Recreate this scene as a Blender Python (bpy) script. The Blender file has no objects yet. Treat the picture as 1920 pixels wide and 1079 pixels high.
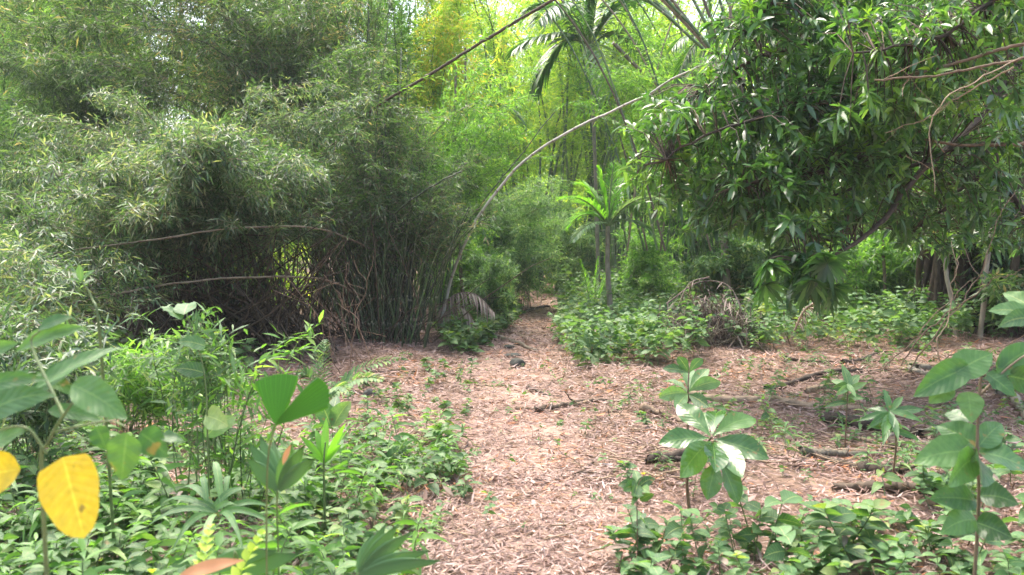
import bpy, math, random
import numpy as np
from mathutils import Vector
rng = np.random.default_rng(11)
random.seed(5)
C = bpy.context.scene.collection
R = math.radians
# ------------------------------------------------------------------ camera, world, sun, exposure
scene = bpy.context.scene
FPX = 1598.0; CAMZ = 1.5; PITCH = math.atan(69.5 / FPX)
cd = bpy.data.cameras.new('camera'); cam = bpy.data.objects.new('camera', cd); C.objects.link(cam)
cd.sensor_width = 36.0; cd.lens = FPX / 1920 * 36.0; cd.clip_end = 600; cd.clip_start = 0.05
cam.location = (0, 0, CAMZ); cam.rotation_euler = (math.pi / 2 - PITCH, 0, 0)
cd.dof.use_dof = True; cd.dof.focus_distance = 9.0; cd.dof.aperture_fstop = 3.6
scene.camera = cam
SUN_EL, SUN_AZ = R(66), R(-30)          # azimuth clockwise from +Y: slightly left, beyond the path
w = bpy.data.worlds.new("World"); scene.world = w; w.use_nodes = True
nt = w.node_tree; bg = nt.nodes['Background']
sky = nt.nodes.new('ShaderNodeTexSky'); sky.sky_type = 'NISHITA'; sky.sun_disc = False
sky.sun_elevation = SUN_EL; sky.sun_rotation = SUN_AZ; sky.air_density = 0.9; sky.dust_density = 6.0; sky.ozone_density = 0.6
nt.links.new(sky.outputs[0], bg.inputs[0]); bg.inputs[1].default_value = 0.15
sl = bpy.data.lights.new('sun', 'SUN'); so = bpy.data.objects.new('sun', sl); C.objects.link(so)
sl.energy = 0.9; sl.angle = R(28); sl.color = (1.0, 0.95, 0.86)
sd = Vector((math.sin(SUN_AZ) * math.cos(SUN_EL), math.cos(SUN_AZ) * math.cos(SUN_EL), math.sin(SUN_EL)))
so.rotation_euler = sd.to_track_quat('Z', 'Y').to_euler(); so.location = (0, 0, 30)
scene.view_settings.view_transform = 'Standard'; scene.view_settings.look = 'None'
scene.view_settings.exposure = 2.15; scene.view_settings.gamma = 1.0
scene.render.engine = 'CYCLES'
scene.cycles.max_bounces = 8; scene.cycles.diffuse_bounces = 4; scene.cycles.glossy_bounces = 2
scene.cycles.transmission_bounces = 4; scene.cycles.transparent_max_bounces = 4

# ------------------------------------------------------------------ helpers
def at(px, py, Y):
    x = (px - 960) / FPX; y = -(py - 539.5) / FPX
    d = np.array([x, math.cos(PITCH) + y * math.sin(PITCH), -math.sin(PITCH) + y * math.cos(PITCH)])
    d = d * (Y / d[1]); return np.array([d[0], Y, CAMZ + d[2]])
def gp(px, py):
    Y = CAMZ * FPX / max(py - 470.0, 12.0); p = at(px, py, Y); p[2] = 0; return p
def path_x(y):
    ys = [-5, 0, 4, 6, 9, 12, 16, 20, 24, 28, 33, 40, 60]
    xs = [.05, .08, .12, .10, .06, .08, .28, .62, 1.15, 2.1, 3.2, 4.2, 5]
    return np.interp(y, ys, xs)
def path_w(y): return np.interp(y, [0, 4, 8, 13, 20, 28, 40], [.42, .42, .5, .55, .65, .75, .7])
def H(x, y):
    x = np.asarray(x, float); y = np.asarray(y, float)
    h = .05 * np.sin(x * 1.3 + 1.1) * np.sin(y * .9 + .3) + .03 * np.sin(x * 2.9 + y * 1.7) + .015 * np.sin(x * 6.1 - y * 4.3 + 2)
    d = np.abs(x - path_x(y)); k = np.clip((d - .3) / 1.2, 0, 1)
    far = np.clip((y - 34) / 40, 0, 1)
    return h * (.25 + .75 * k) + .05 * k + .12 * np.clip((d - 2) / 4, 0, 1) + far * 1.0

def unit(a): return a / np.maximum(np.linalg.norm(a, axis=-1, keepdims=True), 1e-9)
def rnd_dir(n, up=0.0):
    v = rng.normal(size=(n, 3)); v[:, 2] += up; return unit(v)

class MB:
    """collects geometry and links it as ONE mesh object"""
    def __init__(s): s.v = []; s.f4 = []; s.f3 = []; s.a = []; s.m4 = []; s.m3 = []; s.n = 0
    def add(s, v, f4=None, f3=None, a=None, mat=0):
        v = np.asarray(v, float).reshape(-1, 3); k = len(v)
        if a is None: a = np.zeros((k, 3))
        s.v.append(v); s.a.append(np.asarray(a, float).reshape(-1, 3))
        if f4 is not None and len(f4): s.f4.append(np.asarray(f4) + s.n); s.m4.append(np.full(len(f4), mat))
        if f3 is not None and len(f3): s.f3.append(np.asarray(f3) + s.n); s.m3.append(np.full(len(f3), mat))
        s.n += k
    def arrays(s):
        v = np.concatenate(s.v); a = np.concatenate(s.a)
        f4 = np.concatenate(s.f4) if s.f4 else np.zeros((0, 4), int); f3 = np.concatenate(s.f3) if s.f3 else np.zeros((0, 3), int)
        m = np.concatenate(s.m4 + s.m3) if (s.m4 or s.m3) else np.zeros(0, int)
        return v, f4, f3, a, m
    def build(s, name, mats, parent=None, loc=None, smooth=True):
        if s.n == 0: return None
        v, f4, f3, a, m = s.arrays()
        if parent is not None: v = v - np.array(parent.location)
        elif loc is not None: v = v - np.array(loc)
        me = bpy.data.meshes.new(name)
        me.vertices.add(len(v)); me.vertices.foreach_set('co', v.astype(np.float32).ravel())
        li = np.concatenate([f4.ravel(), f3.ravel()]).astype(np.int32)
        me.loops.add(len(li)); me.loops.foreach_set('vertex_index', li)
        np_ = len(f4) + len(f3); me.polygons.add(np_)
        st = np.concatenate([np.arange(len(f4)) * 4, len(f4) * 4 + np.arange(len(f3)) * 3]).astype(np.int32)
        me.polygons.foreach_set('loop_start', st)
        me.polygons.foreach_set('use_smooth', np.full(np_, smooth))
        me.polygons.foreach_set('material_index', m.astype(np.int32))
        me.update(calc_edges=True)
        at_ = me.attributes.new('leaf', 'FLOAT_VECTOR', 'POINT'); at_.data.foreach_set('vector', a.astype(np.float32).ravel())
        for mm in (mats if isinstance(mats, (list, tuple)) else [mats]): me.materials.append(mm)
        o = bpy.data.objects.new(name, me); C.objects.link(o)
        if parent is not None: o.parent = parent
        elif loc is not None: o.location = loc
        return o

PROF = {
 'blade': lambda t: np.clip(np.sin(np.pi * np.clip(t, 0, 1) ** .55), 0, 1) ** .9,
 'lance': lambda t: np.clip(np.sin(np.pi * t ** .85), 0, 1) ** .95,
 'ovate': lambda t: np.clip(np.sin(np.pi * t ** .72), 0, 1) ** .75,
 'obov':  lambda t: np.clip(np.sin(np.pi * t ** 1.35), 0, 1) ** .85,
 'heart': lambda t: np.clip(np.sin(np.pi * t ** .55), 0, 1) ** .6,
 'strap': lambda t: np.clip(np.sin(np.pi * t ** .6), 0, 1) ** .45,
}
def leaves(mb, P, D, L, W, N=None, droop=.3, fold=.25, prof='lance', rows=5, wave=0., mat=0, tint=None, cols=3):
    """n leaves at once: P base points, D directions, L lengths, W half widths"""
    P = np.asarray(P, float).reshape(-1, 3); n = len(P); D = unit(np.asarray(D, float).reshape(-1, 3))
    L = np.broadcast_to(np.asarray(L, float), (n,)); W = np.broadcast_to(np.asarray(W, float), (n,))
    if N is None: N = np.array([0, 0, 1.]) + rng.normal(size=(n, 3)) * .45
    N = np.broadcast_to(np.asarray(N, float), (n, 3))
    S = unit(np.cross(D, N) + 1e-6); U = np.cross(S, D)
    r = rng.random(n) if tint is None else np.clip(np.broadcast_to(tint, (n,)) , 0, 1)
    dr = np.broadcast_to(np.asarray(droop, float), (n,))
    if rows == 2:                                # diamond, folded along the midrib
        a = P; b = P + D * L[:, None] * .38
        tip = P + D * L[:, None]; tip[:, 2] -= dr * L
        mid = b.copy(); mid[:, 2] -= dr * L * .14
        l = mid + S * W[:, None] + U * (fold * W)[:, None]; q = mid - S * W[:, None] + U * (fold * W)[:, None]
        v = np.stack([a, l, tip, q], 1); f = np.arange(n)[:, None] * 4
        aa = np.zeros((n, 4, 3)); aa[:, :, 2] = r[:, None]; aa[:, 1, 0] = -1; aa[:, 3, 0] = 1; aa[:, 1, 1] = aa[:, 3, 1] = .4; aa[:, 2, 1] = 1
        mb.add(v, f3=np.concatenate([f + np.array([0, 1, 2]), f + np.array([0, 2, 3])]), a=aa, mat=mat); return
    T = np.linspace(0, 1, rows); w_ = PROF[prof](T); w_[0] = .10 if prof in ('heart',) else .06; w_[-1] = .015
    s = np.linspace(-1, 1, cols)
    ph = rng.random(n) * 6.28
    TT = T[None, :, None]; ss = s[None, None, :]; LL = L[:, None, None]; WW = W[:, None, None] * w_[None, :, None]
    off = WW * ss; up = fold * WW * np.abs(ss) + wave * WW * np.sin(TT * 17 + ph[:, None, None] + ss * 1.5) * np.abs(ss)
    v = (P[:, None, None, :] + D[:, None, None, :] * (LL * TT * (1 - .18 * np.abs(dr[:, None, None]) * TT))[..., None]
         + S[:, None, None, :] * off[..., None] + U[:, None, None, :] * up[..., None])
    v[..., 2] -= dr[:, None, None] * LL * TT ** 2
    a = np.zeros((n, rows, cols, 3)); a[..., 0] = ss; a[..., 1] = TT; a[..., 2] = r[:, None, None]
    i, j = np.meshgrid(np.arange(rows - 1), np.arange(cols - 1), indexing='ij'); q = (i * cols + j).ravel()
    base = np.stack([q, q + 1, q + cols + 1, q + cols], 1)
    f = (np.arange(n) * rows * cols)[:, None, None] + base[None]
    mb.add(v, f4=f.reshape(-1, 4), a=a, mat=mat)

def tube(mb, pts, rad, sides=6, mat=0, tint=.5, knots=None):
    pts = np.asarray(pts, float); n = len(pts); rad = np.broadcast_to(np.asarray(rad, float), (n,)).copy()
    T = unit(np.gradient(pts, axis=0)); ref = np.array([.31, .17, .93]) if abs(T[0, 2]) < .8 else np.array([1., .2, .1])
    A = unit(np.cross(T, ref)); B = np.cross(T, A)
    th = np.arange(sides) / sides * 2 * np.pi
    v = pts[:, None] + rad[:, None, None] * (A[:, None] * np.cos(th)[None, :, None] + B[:, None] * np.sin(th)[None, :, None])
    a = np.zeros((n, sides, 3)); a[..., 0] = np.arange(sides)[None] / sides; a[..., 2] = tint
    ln = np.concatenate([[0], np.cumsum(np.linalg.norm(np.diff(pts, axis=0), axis=1))]); a[..., 1] = ln[:, None]
    i, j = np.meshgrid(np.arange(n - 1), np.arange(sides), indexing='ij'); i = i.ravel(); j = j.ravel(); k = (j + 1) % sides
    f = np.stack([i * sides + j, i * sides + k, (i + 1) * sides + k, (i + 1) * sides + j], 1)
    mb.add(v, f4=f, a=a, mat=mat)
    # round the ends off
    for e, d in ((0, -1), (n - 1, 1)):
        c = pts[e] + T[e] * d * rad[e] * .6
        vv = np.concatenate([v[e], c[None]]); jj = np.arange(sides)
        mb.add(vv, f3=np.stack([jj, (jj + 1) % sides, np.full(sides, sides)], 1), a=np.full((sides + 1, 3), [0, ln[e], tint]), mat=mat)
def bez(p0, p1, p2, n=12, p3=None):
    t = np.linspace(0, 1, n)[:, None]; p0, p1, p2 = map(np.asarray, (p0, p1, p2))
    if p3 is None: return (1 - t) ** 2 * p0 + 2 * t * (1 - t) * p1 + t * t * p2
    return (1 - t) ** 3 * p0 + 3 * t * (1 - t) ** 2 * p1 + 3 * t * t * (1 - t) * p2 + t ** 3 * np.asarray(p3)
def poly(pts, n=24):
    """smooth curve through given points"""
    pts = np.asarray(pts, float); m = len(pts)
    P = np.concatenate([[2 * pts[0] - pts[1]], pts, [2 * pts[-1] - pts[-2]]])
    out = []
    k = max(2, n // (m - 1))
    for i in range(m - 1):
        t = np.linspace(0, 1, k, endpoint=(i == m - 2))[:, None]
        a, b, c, d = P[i:i + 4]
        out.append(.5 * (2 * b + (c - a) * t + (2 * a - 5 * b + 4 * c - d) * t ** 2 + (3 * b - a - 3 * c + d) * t ** 3))
    return np.concatenate(out)
def wob(p, s):
    p = p.copy(); n = len(p); e = np.sin(np.linspace(0, 1, n) * np.pi)[:, None]
    k = np.cumsum(rng.normal(size=(n, 3)), axis=0); k -= np.linspace(0, 1, n)[:, None] * k[-1]
    return p + k * s * np.ones_like(e)

def tag(o, label, cat, group=None, kind=None):
    if label: o['label'] = label
    if cat: o['category'] = cat
    if group: o['group'] = group
    if kind: o['kind'] = kind
    return o
def thing(name, loc, label, cat, group=None):
    o = bpy.data.objects.new(name, None); C.objects.link(o); o.location = [float(c) for c in loc]; o.empty_display_size = .2
    return tag(o, label, cat, group)
def dup(root, loc, rotz=0, scale=1, label=None, group=None, tilt=(0, 0)):
    r = root.copy(); C.objects.link(r); r.location = [float(c) for c in loc]; r.rotation_euler = (tilt[0], tilt[1], rotz); r.scale = (scale,) * 3
    if label: r['label'] = label
    if group: r['group'] = group
    for ch in list(root.children):
        c = ch.copy(); C.objects.link(c); c.parent = r
        for g in ch.children:
            d = g.copy(); C.objects.link(d); d.parent = c
    return r

# ------------------------------------------------------------------ materials
def mat_base(name):
    m = bpy.data.materials.new(name); m.use_nodes = True; t = m.node_tree
    return m, t, t.nodes['Principled BSDF'], t.nodes['Material Output']
def ramp(t, fac, cols):
    r = t.nodes.new('ShaderNodeValToRGB'); t.links.new(fac, r.inputs[0]); e = r.color_ramp.elements
    for i, (p, c) in enumerate(cols):
        if i > 1: e.new(p)
        e[i].position = p; e[i].color = (*c, 1)
    return r
def leafmat(name, cols, rough=.45, trans=.35, tcol=1.6, veins=False, spec=.5, big=None, mottle=.6, pleat_shade=0):
    m, t, b, out = mat_base(name); N = t.nodes; Lk = t.links.new
    at_ = N.new('ShaderNodeAttribute'); at_.attribute_name = 'leaf'
    sp = N.new('ShaderNodeSeparateXYZ'); Lk(at_.outputs['Vector'], sp.inputs[0])
    tc = N.new('ShaderNodeTexCoord'); nz = N.new('ShaderNodeTexNoise'); nz.inputs['Scale'].default_value = mottle; nz.inputs['Detail'].default_value = 2
    Lk(tc.outputs['Object'], nz.inputs['Vector'])
    mx = N.new('ShaderNodeMath'); mx.operation = 'MULTIPLY_ADD'; Lk(nz.outputs['Fac'], mx.inputs[0]); mx.inputs[1].default_value = 1.1
    mx.inputs[2].default_value = -.55
    ad = N.new('ShaderNodeMath'); ad.operation = 'ADD'; ad.use_clamp = True; Lk(mx.outputs[0], ad.inputs[0]); Lk(sp.outputs['Z'], ad.inputs[1])
    r = ramp(t, ad.outputs[0], cols); col = r.outputs[0]
    if veins:
        # midrib and slanting side veins drawn from the leaf's own coordinates
        ab = N.new('ShaderNodeMath'); ab.operation = 'ABSOLUTE'; Lk(sp.outputs['X'], ab.inputs[0])
        k = N.new('ShaderNodeMath'); k.operation = 'MULTIPLY_ADD'; Lk(ab.outputs[0], k.inputs[0]); k.inputs[1].default_value = -.22; Lk(sp.outputs['Y'], k.inputs[2])
        s = N.new('ShaderNodeMath'); s.operation = 'MULTIPLY'; Lk(k.outputs[0], s.inputs[0]); s.inputs[1].default_value = 9.
        fr = N.new('ShaderNodeMath'); fr.operation = 'PINGPONG'; Lk(s.outputs[0], fr.inputs[0]); fr.inputs[1].default_value = .5
        lt = N.new('ShaderNodeMapRange'); Lk(fr.outputs[0], lt.inputs[0]); lt.inputs[1].default_value = 0; lt.inputs[2].default_value = .09; lt.inputs[3].default_value = .22; lt.inputs[4].default_value = 0
        mr = N.new('ShaderNodeMapRange'); Lk(ab.outputs[0], mr.inputs[0]); mr.inputs[1].default_value = .02; mr.inputs[2].default_value = .07; mr.inputs[3].default_value = .5; mr.inputs[4].default_value = 0
        mm = N.new('ShaderNodeMath'); mm.operation = 'MAXIMUM'; Lk(lt.outputs[0], mm.inputs[0]); Lk(mr.outputs[0], mm.inputs[1])
        mix = N.new('ShaderNodeMix'); mix.data_type = 'RGBA'; Lk(mm.outputs[0], mix.inputs['Factor']); Lk(col, mix.inputs['A'])
        c2 = cols[-1][1]; mix.inputs['B'].default_value = (min(1, c2[0] * 1.5 + .03), min(1, c2[1] * 1.35 + .03), min(1, c2[2] * 1.4 + .02), 1); col = mix.outputs['Result']
        bp = N.new('ShaderNodeBump'); bp.inputs['Strength'].default_value = .35; bp.inputs['Distance'].default_value = .004; Lk(fr.outputs[0], bp.inputs['Height']); Lk(bp.outputs[0], b.inputs['Normal'])
        n2 = N.new('ShaderNodeTexNoise'); n2.inputs['Scale'].default_value = 60; Lk(tc.outputs['Object'], n2.inputs['Vector'])
        hs = N.new('ShaderNodeHueSaturation'); Lk(col, hs.inputs['Color']); v2 = N.new('ShaderNodeMapRange'); Lk(n2.outputs['Fac'], v2.inputs[0]); v2.inputs[3].default_value = .75; v2.inputs[4].default_value = 1.25
        Lk(v2.outputs[0], hs.inputs['Value']); col = hs.outputs[0]
        n3 = N.new('ShaderNodeTexNoise'); n3.inputs['Scale'].default_value = 26; n3.inputs['Detail'].default_value = 4; Lk(tc.outputs['Object'], n3.inputs['Vector'])
        sm3 = N.new('ShaderNodeMapRange'); Lk(n3.outputs['Fac'], sm3.inputs[0]); sm3.inputs[1].default_value = .66; sm3.inputs[2].default_value = .72; sm3.inputs[4].default_value = .8
        mx3 = N.new('ShaderNodeMix'); mx3.data_type = 'RGBA'; Lk(sm3.outputs[0], mx3.inputs['Factor']); Lk(col, mx3.inputs['A']); mx3.inputs['B'].default_value = (.22, .15, .05, 1); col = mx3.outputs['Result']
    if pleat_shade:  # dark and light stripes in the colour stand in for shading of the folds
        k = N.new('ShaderNodeMath'); k.operation = 'MULTIPLY_ADD'; Lk(sp.outputs['X'], k.inputs[0]); k.inputs[1].default_value = pleat_shade; k.inputs[2].default_value = 40
        fr = N.new('ShaderNodeMath'); fr.operation = 'PINGPONG'; Lk(k.outputs[0], fr.inputs[0]); fr.inputs[1].default_value = .5
        v2 = N.new('ShaderNodeMapRange'); Lk(fr.outputs[0], v2.inputs[0]); v2.inputs[1].default_value = 0; v2.inputs[2].default_value = .5; v2.inputs[3].default_value = .62; v2.inputs[4].default_value = 1.25
        hs = N.new('ShaderNodeHueSaturation'); Lk(col, hs.inputs['Color']); Lk(v2.outputs[0], hs.inputs['Value']); col = hs.outputs[0]
    Lk(col, b.inputs['Base Color']); b.inputs['Roughness'].default_value = rough; b.inputs['Specular IOR Level'].default_value = spec
    tr = N.new('ShaderNodeBsdfTranslucent')
    tm = N.new('ShaderNodeMix'); tm.data_type = 'RGBA'; tm.blend_type = 'MULTIPLY'; tm.inputs['Factor'].default_value = 1
    Lk(col, tm.inputs['A']); tm.inputs['B'].default_value = (tcol * 1.15, tcol * 1.25, tcol * .45, 1); Lk(tm.outputs['Result'], tr.inputs[0])
    ms = N.new('ShaderNodeMixShader'); ms.inputs[0].default_value = trans; Lk(b.outputs[0], ms.inputs[1]); Lk(tr.outputs[0], ms.inputs[2]); Lk(ms.outputs[0], out.inputs['Surface'])
    return m
def barkmat(name, c1, c2, scale=12, rough=.8, rings=0, ringcol=None, bump=.5):
    m, t, b, out = mat_base(name); N = t.nodes; Lk = t.links.new
    tc = N.new('ShaderNodeTexCoord'); nz = N.new('ShaderNodeTexNoise'); nz.inputs['Scale'].default_value = scale; nz.inputs['Detail'].default_value = 6; nz.inputs['Roughness'].default_value = .65
    mp = N.new('ShaderNodeMapping'); mp.inputs['Scale'].default_value = (1, 1, .45); Lk(tc.outputs['Object'], mp.inputs[0]); Lk(mp.outputs[0], nz.inputs['Vector'])
    at_ = N.new('ShaderNodeAttribute'); at_.attribute_name = 'leaf'; sp = N.new('ShaderNodeSeparateXYZ'); Lk(at_.outputs['Vector'], sp.inputs[0])
    ad = N.new('ShaderNodeMath'); ad.operation = 'MULTIPLY_ADD'; Lk(sp.outputs['Z'], ad.inputs[0]); ad.inputs[1].default_value = .6; ad.use_clamp = True
    s2 = N.new('ShaderNodeMath'); s2.operation = 'ADD'; Lk(nz.outputs['Fac'], s2.inputs[0]); s2.inputs[1].default_value = -.3; Lk(s2.outputs[0], ad.inputs[2])
    r = ramp(t, ad.outputs[0], [(.25, c1), (.75, c2)]); col = r.outputs[0]
    if rings:
        q = N.new('ShaderNodeMath'); q.operation = 'MULTIPLY'; Lk(sp.outputs['Y'], q.inputs[0]); q.inputs[1].default_value = rings
        fr = N.new('ShaderNodeMath'); fr.operation = 'FRACT'; Lk(q.outputs[0], fr.inputs[0])
        mr = N.new('ShaderNodeMapRange'); Lk(fr.outputs[0], mr.inputs[0]); mr.inputs[1].default_value = .90; mr.inputs[2].default_value = .96
        mix = N.new('ShaderNodeMix'); mix.data_type = 'RGBA'; Lk(mr.outputs[0], mix.inputs['Factor']); Lk(col, mix.inputs['A']); mix.inputs['B'].default_value = (*ringcol, 1); col = mix.outputs['Result']
    Lk(col, b.inputs['Base Color']); b.inputs['Roughness'].default_value = rough
    bp = N.new('ShaderNodeBump'); bp.inputs['Strength'].default_value = bump; bp.inputs['Distance'].default_value = .02; Lk(nz.outputs['Fac'], bp.inputs['Height']); Lk(bp.outputs[0], b.inputs['Normal'])
    return m
M = {}
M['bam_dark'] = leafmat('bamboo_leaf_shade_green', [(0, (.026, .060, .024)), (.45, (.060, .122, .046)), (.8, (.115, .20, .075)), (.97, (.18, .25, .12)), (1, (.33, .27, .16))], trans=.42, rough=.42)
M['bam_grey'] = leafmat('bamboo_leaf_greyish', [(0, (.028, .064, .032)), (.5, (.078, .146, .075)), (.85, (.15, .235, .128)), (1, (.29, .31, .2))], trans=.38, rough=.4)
M['bam_lime'] = leafmat('bamboo_leaf_lime', [(0, (.12, .22, .04)), (.45, (.20, .33, .06)), (.8, (.32, .43, .08)), (1, (.50, .52, .10))], trans=.55, rough=.45, mottle=.3)
M['bam_mid'] = leafmat('bamboo_leaf_mid', [(0, (.065, .15, .035)), (.5, (.115, .24, .06)), (.85, (.18, .33, .08)), (1, (.28, .40, .11))], trans=.5, rough=.45, mottle=.4)
M['bam_yellow'] = leafmat('bamboo_leaf_yellow', [(0, (.19, .33, .07)), (.5, (.32, .43, .09)), (.85, (.55, .50, .12)), (1, (.66, .42, .12))], trans=.5, rough=.5)
M['glossy'] = leafmat('glossy_tree_leaf', [(0, (.03, .075, .026)), (.5, (.055, .135, .040)), (.85, (.095, .20, .055)), (1, (.15, .26, .065))], trans=.36, rough=.3, spec=.7, tcol=1.9)
M['glossy_new'] = leafmat('glossy_tree_new_leaf', [(0, (.06, .14, .02)), (.5, (.11, .22, .03)), (1, (.2, .32, .05))], trans=.4, rough=.3)
M['herb'] = leafmat('herb_leaf', [(0, (.035, .085, .028)), (.4, (.060, .14, .042)), (.8, (.10, .20, .058)), (1, (.22, .28, .08))], trans=.32, rough=.55, veins=True, mottle=1.5)
M['herb_lt'] = leafmat('pale_herb_leaf', [(0, (.045, .11, .04)), (.5, (.085, .185, .068)), (.85, (.135, .25, .095)), (1, (.26, .33, .11))], trans=.35, rough=.55, veins=True, mottle=1.2)
M['broad'] = leafmat('broad_leaf', [(0, (.035, .095, .028)), (.5, (.062, .155, .045)), (1, (.11, .22, .065))], trans=.34, rough=.36, veins=True, mottle=2)
M['whorl'] = leafmat('glossy_whorl_leaf', [(0, (.03, .085, .02)), (.5, (.055, .145, .03)), (1, (.10, .21, .04))], trans=.3, rough=.22, veins=True, spec=.7, mottle=2)
M['palm'] = leafmat('palm_leaflet', [(0, (.02, .07, .02)), (.5, (.04, .12, .03)), (1, (.08, .19, .04))], trans=.25, rough=.32)
M['palm_lt'] = leafmat('bright_palm_leaflet', [(0, (.12, .28, .04)), (.5, (.18, .40, .05)), (1, (.27, .50, .08))], trans=.5, rough=.36)
M['palm_grey'] = leafmat('silvery_palm_leaflet', [(0, (.14, .24, .12)), (.5, (.22, .32, .18)), (1, (.34, .42, .28))], trans=.3, rough=.35)
M['lobe'] = leafmat('pleated_palm_leaf', [(0, (.03, .13, .008)), (.5, (.05, .18, .012)), (1, (.08, .24, .018))], trans=.4, rough=.4, pleat_shade=8)
M['lobe_dull'] = leafmat('dull_pleated_palm_leaf', [(0, (.06, .15, .05)), (.5, (.095, .21, .07)), (1, (.14, .28, .10))], trans=.35, rough=.4, pleat_shade=9)
M['yellow'] = leafmat('yellow_leaf', [(0, (.62, .42, .02)), (.5, (.72, .50, .03)), (1, (.78, .58, .05))], trans=.3, rough=.5, veins=True, tcol=1.2, mottle=8)
M['fernyel'] = leafmat('yellow_green_fern', [(0, (.28, .42, .05)), (.5, (.40, .52, .07)), (1, (.5, .58, .1))], trans=.3, rough=.45)
M['dead'] = leafmat('dead_leaf', [(0, (.09, .06, .04)), (.5, (.19, .14, .10)), (1, (.34, .28, .22))], trans=.1, rough=.7, tcol=1)
M['dead_dark'] = leafmat('dead_leaf_dark', [(0, (.05, .035, .028)), (.5, (.12, .085, .068)), (1, (.26, .21, .17))], trans=.08, rough=.75, tcol=1)
M['bam_pale'] = leafmat('bamboo_leaf_pale', [(0, (.075, .15, .075)), (.5, (.14, .25, .12)), (.85, (.22, .35, .17)), (1, (.34, .42, .2))], trans=.45, rough=.42)
M['litter'] = leafmat('bamboo_litter', [(0, (.085, .05, .038)), (.2, (.20, .12, .092)), (.5, (.31, .20, .162)), (.8, (.385, .272, .232)), (.96, (.47, .37, .33)), (1, (.45, .19, .08))], trans=.08, rough=.65, tcol=1, mottle=1.3)
M['orange'] = leafmat('dry_orange_leaf', [(0, (.45, .17, .07)), (.5, (.6, .28, .13)), (1, (.7, .42, .26))], trans=.15, rough=.55, tcol=1)
M['culm'] = barkmat('bamboo_culm_green', (.010, .020, .007), (.085, .125, .04), 8, .45, 2.6, (.22, .22, .15), .15)
M['culm_far'] = barkmat('bamboo_culm_far', (.040, .085, .030), (.12, .19, .06), 4, .45, 2.2, (.30, .30, .18), .15)
M['culm_tan'] = barkmat('bamboo_culm_tan', (.10, .075, .045), (.30, .24, .15), 10, .6, 3, (.12, .08, .05), .2)
M['culm_pale'] = barkmat('bamboo_culm_pale', (.26, .25, .19), (.56, .54, .45), 9, .5, 2.4, (.22, .18, .13), .2)
M['bark'] = barkmat('bark_dark', (.032, .022, .013), (.12, .085, .052), 22)
M['barklt'] = barkmat('bark_grey', (.14, .12, .08), (.34, .30, .22), 18)
M['dry'] = barkmat('dry_wood', (.13, .085, .05), (.36, .27, .17), 20)
M['dryred'] = barkmat('dry_red_twig', (.12, .07, .045), (.27, .18, .12), 20)
M['stem'] = barkmat('green_stem', (.06, .10, .03), (.16, .22, .07), 20, .5, bump=.1)
M['stembr'] = barkmat('brown_stem', (.09, .06, .035), (.2, .15, .09), 20, .6, bump=.2)

def groundmat(name, cols, sc):
    m, t, b, out = mat_base(name); N = t.nodes; Lk = t.links.new
    tc = N.new('ShaderNodeTexCoord'); n1 = N.new('ShaderNodeTexNoise'); n1.inputs['Scale'].default_value = sc; n1.inputs['Detail'].default_value = 10; n1.inputs['Roughness'].default_value = .75
    Lk(tc.outputs['Object'], n1.inputs['Vector'])
    n2 = N.new('ShaderNodeTexNoise'); n2.inputs['Scale'].default_value = 1.1; n2.inputs['Detail'].default_value = 4; Lk(tc.outputs['Object'], n2.inputs['Vector'])
    vo = N.new('ShaderNodeTexVoronoi'); vo.inputs['Scale'].default_value = 55; mp = N.new('ShaderNodeMapping'); mp.inputs['Scale'].default_value = (.35, 1, 1); mp.inputs['Rotation'].default_value = (0, 0, .6)
    Lk(tc.outputs['Object'], mp.inputs[0]); Lk(mp.outputs[0], vo.inputs['Vector'])
    sp = N.new('ShaderNodeSeparateColor'); Lk(vo.outputs['Color'], sp.inputs[0])
    a = N.new('ShaderNodeMath'); a.operation = 'ADD'; Lk(n1.outputs['Fac'], a.inputs[0]); Lk(n2.outputs['Fac'], a.inputs[1])
    c = N.new('ShaderNodeMath'); c.operation = 'MULTIPLY_ADD'; Lk(sp.outputs[0], c.inputs[0]); c.inputs[1].default_value = .5; Lk(a.outputs[0], c.inputs[2])
    d = N.new('ShaderNodeMath'); d.operation = 'MULTIPLY_ADD'; Lk(c.outputs[0], d.inputs[0]); d.inputs[1].default_value = .9; d.inputs[2].default_value = -.62
    r = ramp(t, d.outputs[0], cols); Lk(r.outputs[0], b.inputs['Base Color']); b.inputs['Roughness'].default_value = .9
    bp = N.new('ShaderNodeBump'); bp.inputs['Strength'].default_value = .9; bp.inputs['Distance'].default_value = .03; Lk(c.outputs[0], bp.inputs['Height']); Lk(bp.outputs[0], b.inputs['Normal'])
    return m
M['ground'] = groundmat('forest_floor', [(0, (.06, .04, .028)), (.35, (.15, .10, .065)), (.65, (.28, .18, .125)), (1, (.40, .28, .21))], 9)
M['path'] = groundmat('path_litter', [(0, (.13, .08, .055)), (.35, (.28, .18, .13)), (.65, (.42, .29, .22)), (1, (.54, .41, .33))], 14)

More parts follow.
